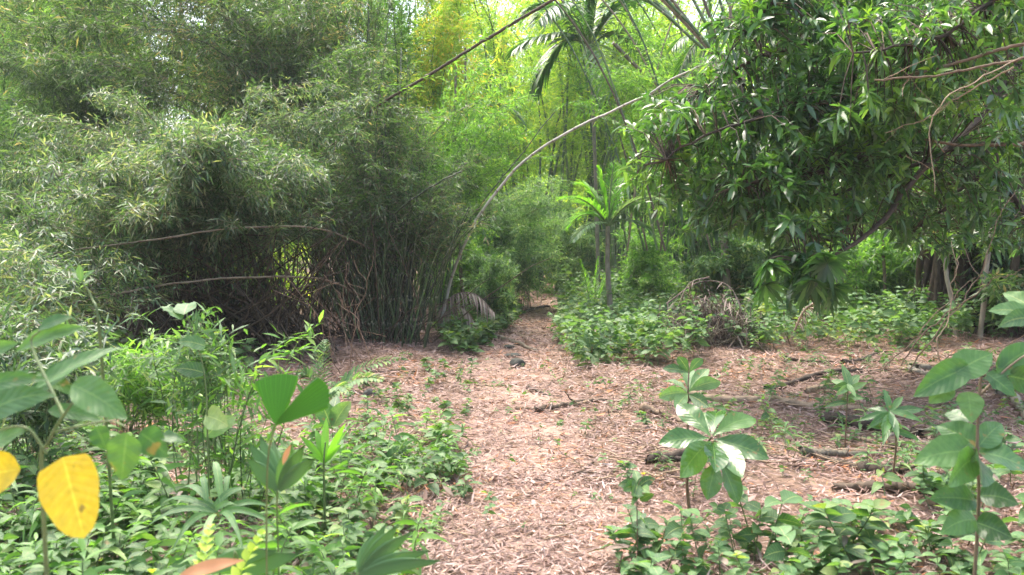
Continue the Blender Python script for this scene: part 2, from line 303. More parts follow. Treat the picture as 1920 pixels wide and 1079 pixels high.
# ------------------------------------------------------------------ ground and path
def sheet(name, xs, ys, z, mat, xf=None):
    X, Y = np.meshgrid(xs, ys)
    if xf: X = xf(X, Y)
    Z = H(X, Y) + z; v = np.stack([X, Y, Z], -1).reshape(-1, 3); nx = len(xs); ny = len(ys)
    i, j = np.meshgrid(np.arange(ny - 1), np.arange(nx - 1), indexing='ij'); q = (i * nx + j).ravel()
    mb = MB(); mb.add(v, f4=np.stack([q, q + 1, q + nx + 1, q + nx], 1)); o = mb.build(name, mat); o['kind'] = 'structure'; return o
xs = np.concatenate([np.linspace(-300, -20, 24), np.linspace(-19.5, 19.5, 260), np.linspace(20, 300, 24)])
ys = np.concatenate([np.linspace(-60, -3, 12), np.linspace(-2.8, 36, 280), np.linspace(37, 400, 60)])
sheet('ground', xs, ys, 0, M['ground'])
sheet('path', np.linspace(-1, 1, 25), np.linspace(-3, 36, 260), .006, M['path'], lambda u, y: path_x(y) + u * (path_w(y) + .06 * np.sin(y * 3.1) + .04 * np.sin(y * 7.7)))

# leaf litter: fallen bamboo leaves
def litter():
    mb = MB()
    def lay(n, y0, y1, xr, L0, L1, W0, W1, zt, tint=None, prof='blade', mat=0, rows=3):
        y = y0 + (y1 - y0) * rng.random(n) ; hx = xr(y); x = (rng.random(n) * 2 - 1) * hx + 0.2
        g = np.sin(x * 2.1 + 1.7 * np.sin(y * 1.3)) * np.sin(y * 2.3 + x) + .5 * np.sin(x * 5.3 + y * 4.1); kk = (g > -.85) | (rng.random(n) < .35); x = x[kk]; y = y[kk]; n = len(x)
        D = rng.normal(size=(n, 3)); D[:, 2] *= .14; D = unit(D)
        z = H(x, y) + .008 + rng.random(n) * zt
        L = (L0 + (L1 - L0) * rng.random(n)) * .8; W = .72 * W0 + (W1 - W0) * rng.random(n)
        leaves(mb, np.stack([x, y, z], 1), D, L, W, N=np.array([0, 0, 1.]) + rng.normal(size=(n, 3)) * .35, droop=rng.normal(size=n) * .12, fold=rng.choice([.5, -.3, .2]), prof=prof, rows=rows, cols=3, mat=mat, tint=tint)
    hw = lambda y: .64 * y + .6
    for _ in range(5):
        lay(9000, 3.2, 5.6, hw, .05, .14, .004, .009, .03)
        lay(11000, 5.4, 9, hw, .06, .16, .005, .010, .035)
        lay(12000, 8.8, 14, hw, .08, .20, .006, .013, .04)
        lay(9000, 13.5, 21, lambda y: .5 * y, .10, .26, .010, .018, .05)
    lay(12000, 20, 34, lambda y: .3 * y + 2, .16, .34, .016, .03, .05)
    lay(500, 3.2, 12, hw, .07, .13, .016, .03, .04, prof='ovate', rows=5)
    lay(90, 3.2, 12, hw, .08, .17, .02, .032, .05, prof='lance', rows=5, mat=1)
    o = mb.build('leaf_litter', [M['litter'], M['orange']]); tag(o, 'fallen tan and pinkish bamboo leaves covering the forest floor and path', 'leaf litter', kind='stuff')
litter()

# ------------------------------------------------------------------ bamboo and bushes
def foliage_on(mb, paths, t0=.3, dens=10, bl=.6, leafL=.12, leafW=.011, nleaf=7, droop=.5, tw=None, rows=2, upb=0., mat=0, tipup=.25, twr=.003, prof='blade', outb=0.):
    for p in paths:
        seg = np.linalg.norm(np.diff(p, axis=0), axis=1); ln = np.concatenate([[0], np.cumsum(seg)]); Lt = ln[-1]
        n = int(dens * Lt * (1 - t0)) + 1
        t = t0 + (1 - t0) * rng.random(n) ** .9; s = t * Lt
        P = np.stack([np.interp(s, ln, p[:, k]) for k in range(3)], 1)
        T = unit(np.stack([np.interp(s, ln, np.gradient(p[:, k], ln)) for k in range(3)], 1))
        B = rnd_dir(n, upb) + T * .5; B[:, 2] += upb; B = unit(B)
        b = bl * (.25 + .75 * rng.random(n)) * np.clip(1.15 - (t - t0) / (1 - t0) * .75, .3, 1)
        E = P + B * b[:, None]; E[:, 2] -= droop * b * b * 1.0
        if tw is not None:
            mid = P + B * b[:, None] * .5; mid[:, 2] -= droop * b * b * .2
            # thin three sided side branches, all at once
            tri_tubes(tw, P, mid, E, twr)
        TD = unit(B + np.array([0, 0, -droop * .9]) * b[:, None] + rng.normal(size=(n, 3)) * .25)
        S = unit(np.cross(TD, np.array([0, 0, 1.]) + rng.normal(size=(n, 3)) * .3))
        for j in range(nleaf):
            sd_ = 1 if j % 2 else -1; sp_ = leafL * .42
            LP = E - TD * (nleaf - 1 - j)[..., None] * 0 if False else E - TD * (sp_ * (nleaf - 1 - j)) * .9
            ang = (.35 + .75 * rng.random(n)) * (1 - j / nleaf * .55)
            LD = unit(TD * np.cos(ang)[:, None] + S * (sd_ * np.sin(ang))[:, None] + rng.normal(size=(n, 3)) * .18)
            LD[:, 2] -= .07
            k = rng.random(n) < .93
            LL = leafL * (.6 + .6 * rng.random(n))
            leaves(mb, LP[k], LD[k], LL[k], leafW * (.7 + .6 * rng.random(n))[k], droop=.05 + .25 * rng.random(k.sum()), rows=rows, prof=prof, mat=mat)
def tri_tubes(mb, A, Mm, B, r):
    n = len(A); P = np.stack([A, Mm, B], 1); T = unit(B - A); ref = rnd_dir(n); X = unit(np.cross(T, ref)); Y = np.cross(T, X)
    th = np.array([0, 2.094, 4.189]); rr = np.array([1, .8, .35]) * r
    v = P[:, :, None, :] + rr[None, :, None, None] * (X[:, None, None, :] * np.cos(th)[None, None, :, None] + Y[:, None, None, :] * np.sin(th)[None, None, :, None])
    base = []
    for i in range(2):
        for j in range(3): k = (j + 1) % 3; base.append([i * 3 + j, i * 3 + k, i * 3 + 3 + k, i * 3 + 3 + j])
    f = (np.arange(n) * 9)[:, None, None] + np.array(base)[None]
    a = np.zeros((n, 9, 3)); a[..., 2] = rng.random(n)[:, None]; mb.add(v, f4=f.reshape(-1, 4), a=a)

def clump(name, label, cat, base, rb, groups, leafm, culmm, group=None, cr=(.012, .02), t0=.3, dens=10, bl=.6, leafL=.12, leafW=.011,
          nleaf=7, droop=.5, arch=.5, twigs=False, bare=0, barem=None, stemname='culm', sides=5, extra=None, upb=0., folpart='foliage', rows=2, maxstem=90, fan=.22):
    """groups: list of (n, px0, px1, py0, py1, d0, d1) - the culms of a group end inside that region"""
    bx, by = base; b0 = np.array([bx, by, float(H(bx, by))])
    th = thing(name, b0, label, cat, group); fm = MB(); tw = MB() if twigs else None; paths = []; k = 0; rest = MB()
    for g in groups:
        n, x0, x1, y0, y1, d0, d1 = g[:7]; ar = g[7] if len(g) > 7 else arch
        for i in range(n):
            a = rng.random() * 6.283; r = rb * math.sqrt(rng.random()); p0 = np.array([bx + r * math.cos(a), by + r * math.sin(a), 0]); p0[2] = float(H(p0[0], p0[1])) - .05
            p2 = at(x0 + (x1 - x0) * rng.random(), y0 + (y1 - y0) * rng.random(), d0 + (d1 - d0) * rng.random()); p2[2] = max(p2[2], .25)
            hh = max(p2[2], .6); p1 = p0 + (p2 - p0) * np.array([fan, fan, 0]) + np.array([0, 0, hh * (.85 + ar)])
            p1[:2] += rng.normal(size=2) * .12
            p = wob(bez(p0, p1, p2, 14), .012 * np.linalg.norm(p2 - p0) / 4)
            paths.append(p); rr = cr[0] + (cr[1] - cr[0]) * rng.random()
            tgt = rest if k >= maxstem else MB()
            tube(tgt, p, rr * np.linspace(1, .22, 14), sides, tint=rng.random(), mat=0)
            if k < maxstem: tgt.build(stemname, culmm, th)
            k += 1
    if rest.n: o = rest.build(stemname, culmm, th); o['kind'] = 'stuff'
    foliage_on(fm, paths, t0, dens, bl, leafL, leafW, nleaf, droop, tw, upb=upb, rows=rows)
    if extra: extra(fm, th)
    if group == YB and tw is not None and tw.n:
        v_, q4, q3, a_, m_ = tw.arrays(); fm.add(v_, q4, q3 if len(q3) else None, a_, 1); leafm = [leafm, M['stem']]
    fm.build(folpart, leafm, th)
    if tw is not None and tw.n and group != YB: tw.build('twigs', M['culm_tan'], th)
    if bare:
        bm = MB()
        for i in range(bare):
            a = rng.random() * 6.283; r = rb * (.6 + .9 * math.sqrt(rng.random())); p0 = np.array([bx + r * math.cos(a), by + r * math.sin(a), 0]); p0[2] = float(H(p0[0], p0[1])) - .03
            ll = .6 + 1.6 * rng.random(); dd = rnd_dir(1, .9)[0]; dd[2] = abs(dd[2]) + .2
            p = wob(bez(p0, p0 + dd * ll * .6 + [0, 0, .2], p0 + dd * ll, 6), .02); tube(bm, p, np.linspace(.012, .004, 6), 4, tint=rng.random())
        bm.build('dead_stalks', barem or M['culm_tan'], th)
    return th
YB = 'young bamboo in the left undergrowth'
G_BG = 'bamboo clumps standing behind the path'
# --- left side
clump('bamboo_clump', 'dark bamboo clump at the left path edge, thin culms fanning up from its bare base', 'bamboo', (-1.95, 13.4), .55,
      [(34, 560, 900, 170, 420, 12.2, 15), (12, 600, 800, 60, 200, 12.5, 15), (22, 820, 940, 260, 420, 12.5, 15), (30, 330, 640, 240, 380, 10.5, 14), (24, 560, 850, 260, 400, 12.5, 14.8)],
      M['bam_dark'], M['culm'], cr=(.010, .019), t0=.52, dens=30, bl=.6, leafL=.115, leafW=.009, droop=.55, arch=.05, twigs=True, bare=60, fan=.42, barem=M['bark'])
clump('bamboo_clump', 'drooping bamboo thicket hanging low over a dark hollow left of the fanning clump', 'bamboo', (-4.6, 13.2), 1.2,
      [(34, -60, 260, 300, 470, 8.2, 11.5), (34, 200, 470, 250, 420, 8.6, 11.5), (26, 420, 620, 290, 440, 9.5, 12), (16, 300, 440, 235, 330, 8.2, 9.5), (14, 20, 260, 170, 300, 11, 13.5), (12, 480, 700, 150, 270, 11.5, 14)],
      M['bam_grey'], M['culm'], cr=(.010, .018), t0=.42, dens=32, bl=.6, leafL=.115, leafW=.009, droop=.6, arch=.25, twigs=True, bare=90, barem=M['bark'])
clump('bamboo_clump', 'low bamboo sprays reaching the ground at the left picture edge', 'bamboo', (-6.6, 9.6), .7,
      [(28, -120, 160, 430, 640, 6.6, 8.6), (16, 60, 330, 450, 600, 8.2, 9.6), (14, -100, 120, 560, 700, 6, 7.5)],
      M['bam_grey'], M['culm'], cr=(.008, .014), t0=.3, dens=20, bl=.5, leafL=.115, leafW=.009, droop=.6, arch=.35, twigs=True)
clump('bamboo_clump', 'tall shaded bamboo clump leaning left above the drooping thicket', 'bamboo', (-3.4, 18.5), 1.0,
      [(32, -80, 300, -120, 190, 14, 18.5), (28, 250, 560, -140, 160, 14.5, 19), (26, 380, 760, 90, 260, 15, 18), (14, 560, 800, -60, 140, 16, 19), (16, 480, 680, -80, 60, 16, 19)],
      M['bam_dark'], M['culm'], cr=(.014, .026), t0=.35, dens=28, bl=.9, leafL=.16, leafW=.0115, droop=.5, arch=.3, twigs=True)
clump('bamboo_clump', 'dense bamboo clump filling the upper left corner', 'bamboo', (-8.5, 19), 1.0,
      [(34, -150, 200, -160, 200, 14, 20), (20, -50, 330, 60, 240, 15, 19), (22, -150, 140, 180, 420, 13, 17)],
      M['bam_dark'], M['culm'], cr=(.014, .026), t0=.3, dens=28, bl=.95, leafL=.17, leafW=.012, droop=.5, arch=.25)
# --- centre and background
def bgclump(label, px, d, gr, lm='bam_lime', **k):
    p = at(px, 470, d); a = dict(cr=(.035, .055), t0=.3, dens=26, bl=1.6, leafL=.24, leafW=.02, nleaf=7, droop=.35, arch=.15, sides=6); a.update(k)
    return clump('bamboo_clump', label, 'bamboo', (p[0], d), k.get('rb_', 1.1) if False else a.pop('rb', 1.1), gr, M[lm], M['culm_far'], group=G_BG, **a)
bgclump('bright lime bamboo clump left of the path with thin upright culms', 740, 22,
        [(16, 560, 760, -160, 60, 19, 24), (16, 700, 900, -160, 120, 19, 24), (12, 600, 860, 80, 260, 20, 23)], lm='bam_mid', cr=(.014, .026), leafL=.18, leafW=.015, bl=1.1, dens=26, t0=.25)
bgclump('yellow leaved bamboo clump at the top left of the path', 850, 21,
        [(12, 700, 960, -160, 60, 18.5, 21.5), (6, 740, 920, 30, 150, 18.5, 20.5)], lm='bam_yellow', cr=(.014, .022), leafL=.19, leafW=.015, bl=.9, dens=34, t0=.6)
bgclump('bamboo clump with upright green culms behind the small palm', 1130, 31,
        [(26, 940, 1330, -200, 60, 26, 36), (16, 1000, 1290, 40, 200, 28, 34)], t0=.42, rb=2.6, cr=(.05, .07), dens=24)
bgclump('bamboo clump with crowded green culms right of the small palm', 1255, 23,
        [(16, 1180, 1420, 60, 250, 20, 26), (14, 1150, 1380, 180, 330, 20, 24)], lm='bam_mid', t0=.42, rb=.9, cr=(.03, .045), leafL=.18, leafW=.016, bl=1.1, dens=24)
bgclump('tall bamboo clump leaning over the top centre right', 1500, 27,
        [(22, 1050, 1420, -620, -260, 20, 28), (10, 1330, 1560, -500, -200, 24, 30)], t0=.5, cr=(.055, .075), rb=1.6, dens=22)
bgclump('light bamboo clump whose sprays hang in front of the tall palm trunk', 1345, 17.5,
        [(16, 1010, 1260, 110, 215, 15.5, 18), (8, 1150, 1300, 40, 160, 16, 18.5), (6, 1180, 1300, 230, 330, 16, 18)], lm='bam_mid', t0=.45, rb=.5, cr=(.012, .02), leafL=.15, leafW=.012, bl=.75, dens=24)
bgclump('fine leaved bamboo clump drooping over the arch from the left', 800, 15.8,
        [(14, 850, 1010, 110, 260, 14, 16), (8, 780, 900, 180, 330, 14, 16), (8, 900, 1060, 230, 330, 14.6, 16)], lm='bam_mid', t0=.5, rb=.5, cr=(.010, .018), leafL=.14, leafW=.010, bl=.6, dens=22)
bgclump('lime bamboo clump behind the bent pale culm', 930, 34, [(26, 760, 1080, -160, 200, 29, 37), (10, 820, 1060, 150, 320, 30, 35)], rb=2, t0=.4)
bgclump('far lime bamboo clump at the bend of the path', 1040, 46, [(26, 880, 1180, -60, 300, 40, 50)], rb=3, t0=.35, bl=2.2, leafL=.34, leafW=.03)
bgclump('far bamboo clump behind the tall palm', 1260, 44, [(30, 1080, 1420, -140, 280, 38, 48)], rb=3, t0=.4, bl=2.2, leafL=.34, leafW=.03)
bgclump('bamboo clump behind the leaning shaded clump', 480, 30, [(34, 250, 700, -200, 250, 25, 34)], rb=2, t0=.3, lm='bam_mid', bl=1.8, leafL=.28, leafW=.024)
bgclump('bamboo clump far behind the upper left corner', 130, 28, [(34, -150, 380, -200, 300, 23, 32)], rb=2, t0=.3, lm='bam_mid', bl=1.8, leafL=.28, leafW=.024)
bgclump('bamboo clump behind the glossy leaved tree', 1640, 24, [(28, 1400, 1800, -200, 300, 20, 28)], rb=2, t0=.35, lm='bam_mid', bl=1.6, leafL=.24, leafW=.022)
bgclump('bamboo clump behind the right picture edge', 1880, 22, [(30, 1700, 2050, -200, 300, 17, 26)], rb=2, t0=.35, lm='bam_mid', bl=1.6, leafL=.24, leafW=.022)
# dark clump with grey stems at the right edge
clump('bamboo_clump', 'dark clump of stout stems at the right picture edge behind the fallen log', 'bamboo', (7.4, 13.8), .9,
      [(16, 1760, 2050, -60, 200, 11, 15), (12, 1700, 1990, 100, 300, 11.5, 14), (10, 1800, 2000, 300, 420, 11, 13)], M['bam_dark'], M['bark'], cr=(.03, .06), t0=.35, dens=13, bl=.8, leafL=.17, leafW=.014, arch=.2)

# bushes with fine leaves round the end of the path
def bush(label, px, d, gr, lm='bam_mid', rb=.5, **k):
    p = at(px, 470, d); a = dict(cr=(.006, .012), t0=.2, dens=34, bl=.5, leafL=.13, leafW=.014, nleaf=7, droop=.4, arch=.2, stemname='stem', sides=4, maxstem=60); a.update(k)
    return clump('shrub', label, 'shrub', (p[0], d), rb, gr, M[lm], M['stembr'], **a)
bush('grey green feathery shrub mounding on the left of the path bend', 930, 22, [(44, 850, 1070, 330, 500, 18.5, 23.5), (20, 940, 1080, 380, 530, 19, 23)], 'bam_pale', rb=1.0, bl=.7)
bush('small bluish green shrub overhanging a dark hole left of the path', 915, 16.6, [(26, 870, 965, 480, 560, 15.3, 17)], 'bam_pale', rb=.4, bl=.35)
bush('pale shrub standing between the path bend and the small palm', 1075, 29, [(26, 1020, 1130, 400, 520, 26, 30)], 'bam_pale', rb=1.0, bl=.8, leafL=.18, leafW=.02)
bush('bright shrub right of the small palm', 1200, 20, [(24, 1160, 1290, 430, 540, 18, 21)], 'bam_mid', rb=.6, bl=.55)
bush('light green shrub under the glossy leaved tree', 1350, 18, [(30, 1280, 1450, 440, 540, 15, 19)], 'herb_lt', rb=.8, bl=.55, leafL=.12, leafW=.025)
bush('green shrub in front of the thin grey trunks', 1590, 15.5, [(26, 1480, 1720, 450, 560, 14.5, 17)], 'bam_mid', rb=.8, bl=.5, leafL=.13, leafW=.022)
bush('dark shrub behind the dead stems at the right edge', 1800, 15.5, [(22, 1700, 1920, 400, 560, 13.4, 15.5), (14, 1740, 1960, 330, 480, 13, 15)], 'bam_dark', rb=.8, bl=.5, leafL=.15, leafW=.02)
bush('lime shrub seen through the hollow under the drooping thicket', 400, 21, [(30, 200, 640, 440, 600, 18, 23)], 'bam_lime', rb=1.6, bl=.9, leafL=.16, leafW=.03)
bush('green shrub far back behind the left picture edge', 60, 18, [(34, -100, 320, 380, 600, 14, 20)], 'bam_mid', rb=1.6, bl=.9, leafL=.16, leafW=.022)
bush('leafy shrub with small yellow flecks beside the bent pale culm', 850, 18.5, [(28, 790, 930, 420, 540, 16.5, 19.5)], 'bam_mid', rb=.7, bl=.5, leafL=.1, leafW=.022)
bush('green shrub at the far bend of the path', 1150, 36, [(30, 1080, 1260, 420, 520, 33, 38)], 'bam_mid', rb=1.6, bl=1., leafL=.2, leafW=.03)
bush('shaded shrub closing the far left of the path bend', 900, 33, [(30, 820, 1000, 380, 520, 30, 35)], 'bam_mid', rb=1.8, bl=1., leafL=.2, leafW=.028)

bush('pale green shrub between the brush pile and the slim trunks', 1470, 17.5, [(34, 1380, 1580, 400, 540, 15.5, 18.5)], 'herb_lt', rb=.8, bl=.55, leafL=.13, leafW=.026)
bush('mid green shrub behind the slim trunks on the right', 1720, 17, [(36, 1600, 1860, 380, 540, 15, 18.5)], 'bam_mid', rb=1.0, bl=.7, leafL=.15, leafW=.024)
bush('dark leafy shrub closing the right edge behind the stout trunk', 1930, 13.4, [(34, 1850, 2060, 340, 600, 11.5, 14)], 'bam_dark', rb=1.0, bl=.7, leafL=.16, leafW=.024)
bush('lime shrub far behind the glossy leaved tree', 1500, 26, [(36, 1360, 1700, 330, 520, 23, 28)], 'bam_lime', rb=1.6, bl=1.1, leafL=.2, leafW=.035)
bush('lime shrub between the palms and the far bamboo', 1330, 27, [(34, 1240, 1430, 330, 520, 24, 29)], 'bam_mid', rb=1.4, bl=1.0, leafL=.2, leafW=.03)
bush('tall light shrub behind the bent pale culm', 800, 24, [(36, 700, 930, 220, 460, 21, 26)], 'bam_mid', rb=1.2, bl=1.0, leafL=.17, leafW=.02)
bush('sunlit shrub far down the line of the path', 1010, 38, [(34, 900, 1120, 330, 500, 35, 41)], 'bam_lime', rb=2, bl=1.3, leafL=.26, leafW=.035)
# far trees closing the view
def crown_tree(label, x, y, h, rx, lm, nclu=420, leafL=.5, name='broadleaf_tree', shape=None):
    b = np.array([x, y, float(H(x, y)) - .1]); th = thing(name, b, label, 'tree', 'trees closing the view behind the bamboo')
    tm = MB(); tube(tm, wob(bez(b, b + [0, 0, h * .5], b + [rx * .1, 0, h * .85], 12), .05), np.linspace(.28, .06, 12), 8)
    cm = MB(); c0 = b + np.array([0, 0, h * .58])
    for i in range(9):
        a = i * 2.4; e = c0 + np.array([math.cos(a) * rx * .7, math.sin(a) * rx * .7, (rng.random() - .3) * h * .35]); s = b + np.array([0, 0, h * (.25 + .05 * i)])
        tube(tm, wob(bez(s, (s + e) / 2 + [0, 0, .5], e, 8), .05), np.linspace(.1, .03, 8), 5)
    tm.build('trunk', M['bark'], th)
    # uneven crown: lobes of many leaf clusters
    nl = 16; lob = rnd_dir(nl) * np.array([rx * .75, rx * .75, h * .36]) * (.35 + .65 * rng.random((nl, 1))) + c0
    k = rng.integers(0, nl, nclu); P = lob[k] + rnd_dir(nclu) * (rx * .38 * rng.random((nclu, 1)) ** .4)
    for j in range(9):
        D = rnd_dir(nclu, -.1); leaves(cm, P + rnd_dir(nclu) * .35 * rng.random((nclu, 1)), D, leafL * (.6 + .7 * rng.random(nclu)), leafL * .22, rows=2, droop=.2)
    cm.build('crown', M[lm], th)
for i, (x, y, h, rx, lm) in enumerate([(-34, 44, 17, 6, 'bam_mid'), (-25, 48, 19, 6.5, 'bam_mid'), (-15, 52, 17, 6, 'bam_lime'), (-6.5, 58, 16, 6, 'bam_lime'), (3.5, 66, 15, 6, 'bam_lime'),
                                 (13, 60, 17, 6.5, 'bam_lime'), (22, 52, 18, 6.5, 'bam_mid'), (30, 44, 17, 6, 'bam_mid'), (-20, 36, 14, 5, 'bam_mid'), (20, 36, 14, 5, 'bam_mid')]):
    crown_tree(['far green tree behind the upper left bamboo', 'tall far tree behind the shaded bamboo', 'lime green far tree left of the path line', 'pale far tree behind the yellow bamboo',
                'farthest pale tree beyond the bend of the path', 'pale far tree behind the tall palm', 'far green tree behind the glossy leaved tree', 'far tree behind the right picture edge',
                'round green tree behind the drooping thicket', 'round green tree behind the thin grey trunks'][i], x, y, h, rx, lm, nclu=900, leafL=.55)

n = 70000; x = (rng.random(n) * 2 - 1) * 62; y = 74 + 10 * rng.random(n); tp = 10 + 2.5 * np.sin(x * .21) + 1.5 * np.sin(x * .63 + 1); z = tp * rng.random(n) ** .8 + 1
m = MB(); leaves(m, np.stack([x, y, z], 1), rnd_dir(n, -.2), .5 + .4 * rng.random(n), .13, rows=2, droop=.2, tint=np.clip(.5 + .3 * np.sin(x * .9) * np.sin(z * 1.1) + .25 * rng.normal(size=n), 0, 1))
tag(m.build('distant_wood', M['bam_mid']), 'far off green wood closing the view behind everything', 'wood', kind='stuff')

# ------------------------------------------------------------------ palms
def frond(mb, rach, L, W, n=34, mat=0, hang=.55, start=.12, ang=.95, tr=.012, stem=None, up=(0, 0, 1.)):
    """rach: curve points; leaflets both sides"""
    seg = np.linalg.norm(np.diff(rach, axis=0), axis=1); ln = np.concatenate([[0], np.cumsum(seg)]); Lt = ln[-1]
    t = np.linspace(start, 1, n); P = np.stack([np.interp(t * Lt, ln, rach[:, k]) for k in range(3)], 1)
    T = unit(np.stack([np.interp(t * Lt, ln, np.gradient(rach[:, k], ln)) for k in range(3)], 1))
    S = unit(np.cross(T, up)); prof = np.sin(np.pi * np.clip(.16 + .80 * (t - start) / (1 - start), 0, 1)) ** .55
    for s in (-1, 1):
        a = ang * (1 - .45 * (t - start) / (1 - start))
        D = T * np.cos(a)[:, None] + S * (s * np.sin(a))[:, None] + rng.normal(size=(n, 3)) * .05 + np.array([0, 0, .12])
        leaves(mb, P, D, L * prof * (.9 + .2 * rng.random(n)), W, droop=hang * (.6 + .6 * rng.random(n)), rows=5, fold=.35, prof='strap' if W > .02 else 'lance', mat=mat,
               N=np.array([0, 0, 1.]) + S * 0 + rng.normal(size=(n, 3)) * .12)
    tube(stem if stem is not None else mb, rach, np.linspace(tr, tr * .25, len(rach)), 5, mat=0 if stem is not None else mat, tint=.6)
def palm(name, label, base, top, trad, fronds, mats, trunkm, L, W, hang=.5, n=34, tilt=None, group=None):
    th = thing(name, base, label, 'palm', group)
    if trad:
        tm = MB(); mid = (base + top) / 2 + (np.array([.06, 0, 0]) if tilt is None else np.array(tilt)); tube(tm, wob(bez(base - [0, 0, .1], mid, top, 20), .004), np.linspace(trad * 1.25, trad * .9, 20), 10); tm.build('trunk', trunkm, th)
    for fr in fronds:
        tip, rise = fr[0], fr[1]; mt = M[fr[2]] if len(fr) > 2 else mats; LL = fr[3] if len(fr) > 3 else L
        c1 = top + (tip - top) * .3 + np.array([0, 0, rise]); c2 = top + (tip - top) * .72 + np.array([0, 0, rise * .8])
        mb = MB(); st = MB(); frond(mb, bez(top, c1, c2, 18, tip), LL, W, n=n, hang=hang, stem=st, tr=trad * .5 if trad else .008)
        o = mb.build('frond', mt, th); s2 = st.build('rachis', M['stem']); s2.data.transform(__import__('mathutils').Matrix.Translation(-Vector([float(q) for q in th.location]))); s2.parent = o
    return th
d = 19.
top = at(1106, 95, d); bse = gp(1140, 570); bse = np.array([at(1124, 500, d)[0], d, float(H(at(1124, 500, d)[0], d))])
palm('palm_tree', 'tall slender palm with arching dark green fronds above the path centre', bse, top, .038,
     [(at(965, 95, d - 1), .5), (at(1005, 165, d + .4), .9), (at(990, 20, d), .6), (at(1085, -80, d), .9), (at(1150, -90, d - .5), .8), (at(1255, 30, d - .6), 1.0), (at(1225, 120, d + .8), .8), (at(1180, 10, d + 2), .8),
      (at(1010, 40, d - 2.5), .9), (at(1045, -60, d + 1.4), .9), (at(1150, 165, d - 1.2), .55, 'palm_grey')], M['palm'], M['barklt'], .72, .030, hang=.42, n=44)
# second crown, half hidden by the tree
t2 = at(1330, 95, 15.5); b2 = np.array([at(1370, 470, 16)[0], 16, 0.])
palm('palm_tree', 'dark palm crown partly hidden by the glossy leaved tree', b2, t2, .06,
     [(at(1262, 90, 15), .35), (at(1270, 150, 15.2), .5), (at(1330, -10, 15.5), .5), (at(1420, 110, 15), .5), (at(1390, 30, 16), .5), (at(1300, 190, 14.6), .4)], M['palm'], M['barklt'], .38, .014, n=30)
# small palm
d = 15.5
top = at(1140, 425, d); bse = np.array([at(1147, 470, d)[0], d, float(H(at(1147, 470, d)[0], d))])
palm('small_palm', 'small bright green palm with an upright frond beside the right edge of the path', bse, top, .045,
     [(at(1085, 345, d + .3), .3, 'palm_lt'), (at(1180, 330, d + .3), .3, 'palm_lt'), (at(1215, 430, d - .3), .2, 'palm'), (at(1057, 372, d - .6), .28, 'palm_lt'), (at(1070, 420, d + .2), .3, 'palm_lt'), (at(1122, 318, d), .2, 'palm_lt'), (at(1150, 312, d + .2), .2, 'palm_lt'), (at(1238, 375, d - .4), .32, 'palm_grey'), (at(1200, 400, d + .8), .4, 'palm'), (at(1075, 450, d - .8), .25, 'palm_grey', .25)],
     M['palm_lt'], M['barklt'], .46, .015, hang=.3, n=34, tilt=(-.08, 0, 0))
# background palm showing through the bamboo
d = 26.; top = at(900, 215, d); palm('palm_tree', 'palm half hidden in bamboo foliage left of the bent culm', np.array([top[0] + .3, d, 0]), top, .07,
     [(at(780, 250, d - 1), .7), (at(830, 320, d - 1.5), .7), (at(935, 300, d - 1.5), .7), (at(980, 230, d), .6), (at(860, 150, d), .7), (at(940, 140, d), .7)], M['palm'], M['barklt'], .7, .03)
# ground palms near the path bend
for (px, py, d, lst, m_, lab) in [(1112, 548, 17.5, [(1088, 490), (1122, 484), (1140, 505), (1098, 510)], 'palm_lt', 'knee high bright palm seedling at the foot of the small palm'),
                             (1058, 552, 21, [(1030, 548), (1048, 532), (1080, 536), (1090, 552)], 'palm_grey', 'pale low fern like palm seedling beside the far path')]:
    b = at(px, py, d); b[2] = float(H(b[0], d)); palm('palm_seedling', lab, b, b + [0, 0, .06], 0, [(at(x, y, d - .3 + .2 * i), .12) for i, (x, y) in enumerate(lst)], M[m_], None, .2, .013, hang=.25, n=22)

# ------------------------------------------------------------------ lone culms, branches, stems drawn along measured curves
def stick(name, label, cat, pts, r0, r1, mat, group=None, sides=8, wb=.006, n=30, twig=0, kink=0):
    p = poly([at(*q) for q in pts], n); p = wob(p, wb)
    mb = MB(); tube(mb, p, np.linspace(r0, r1, len(p)), sides, tint=rng.random() * .8)
    for i in range(twig):
        k = rng.integers(len(p) // 4, len(p) - 1); dd = rnd_dir(1, .2)[0] * (.15 + .3 * rng.random())
        tube(mb, wob(bez(p[k], p[k] + dd * .5, p[k] + dd, 5), .01), np.linspace(r1 * .7, .002, 5), 4, tint=.5)
    o = mb.build(name, M[mat], loc=tuple(float(c) for c in p[0])); tag(o, label, cat, group); return o
def leafy_culm(label, pts, r0, r1, mat, lm, t0, dens, **k):
    p = wob(poly([at(*q) for q in pts], 60), .004); th = thing('bamboo_culm', p[0], label, 'bamboo culm'); mb = MB(); n = len(p)
    rr = np.linspace(r0, r1, n); ln = np.concatenate([[0], np.cumsum(np.linalg.norm(np.diff(p, axis=0), axis=1))]); 
    # swollen nodes
    q = np.concatenate([np.linspace(0, ln[-1], 220)]); P = np.stack([np.interp(q, ln, p[:, i]) for i in range(3)], 1); ph = (q / .42) % 1; R_ = np.interp(q, ln, rr) * (1 + .16 * np.exp(-((ph - .93) / .05) ** 2))
    tube(mb, P, R_, 9, tint=.5); mb.build('culm', M[mat], th)
    fm = MB(); tw = MB(); foliage_on(fm, [p], t0, dens, .45, .14, .012, 6, .5, tw, **k); v_, q4, q3, a_, m_ = tw.arrays(); fm.add(v_, q4, q3 if len(q3) else None, a_, 1); fm.build('foliage', [M[lm], M['culm_tan']], th)
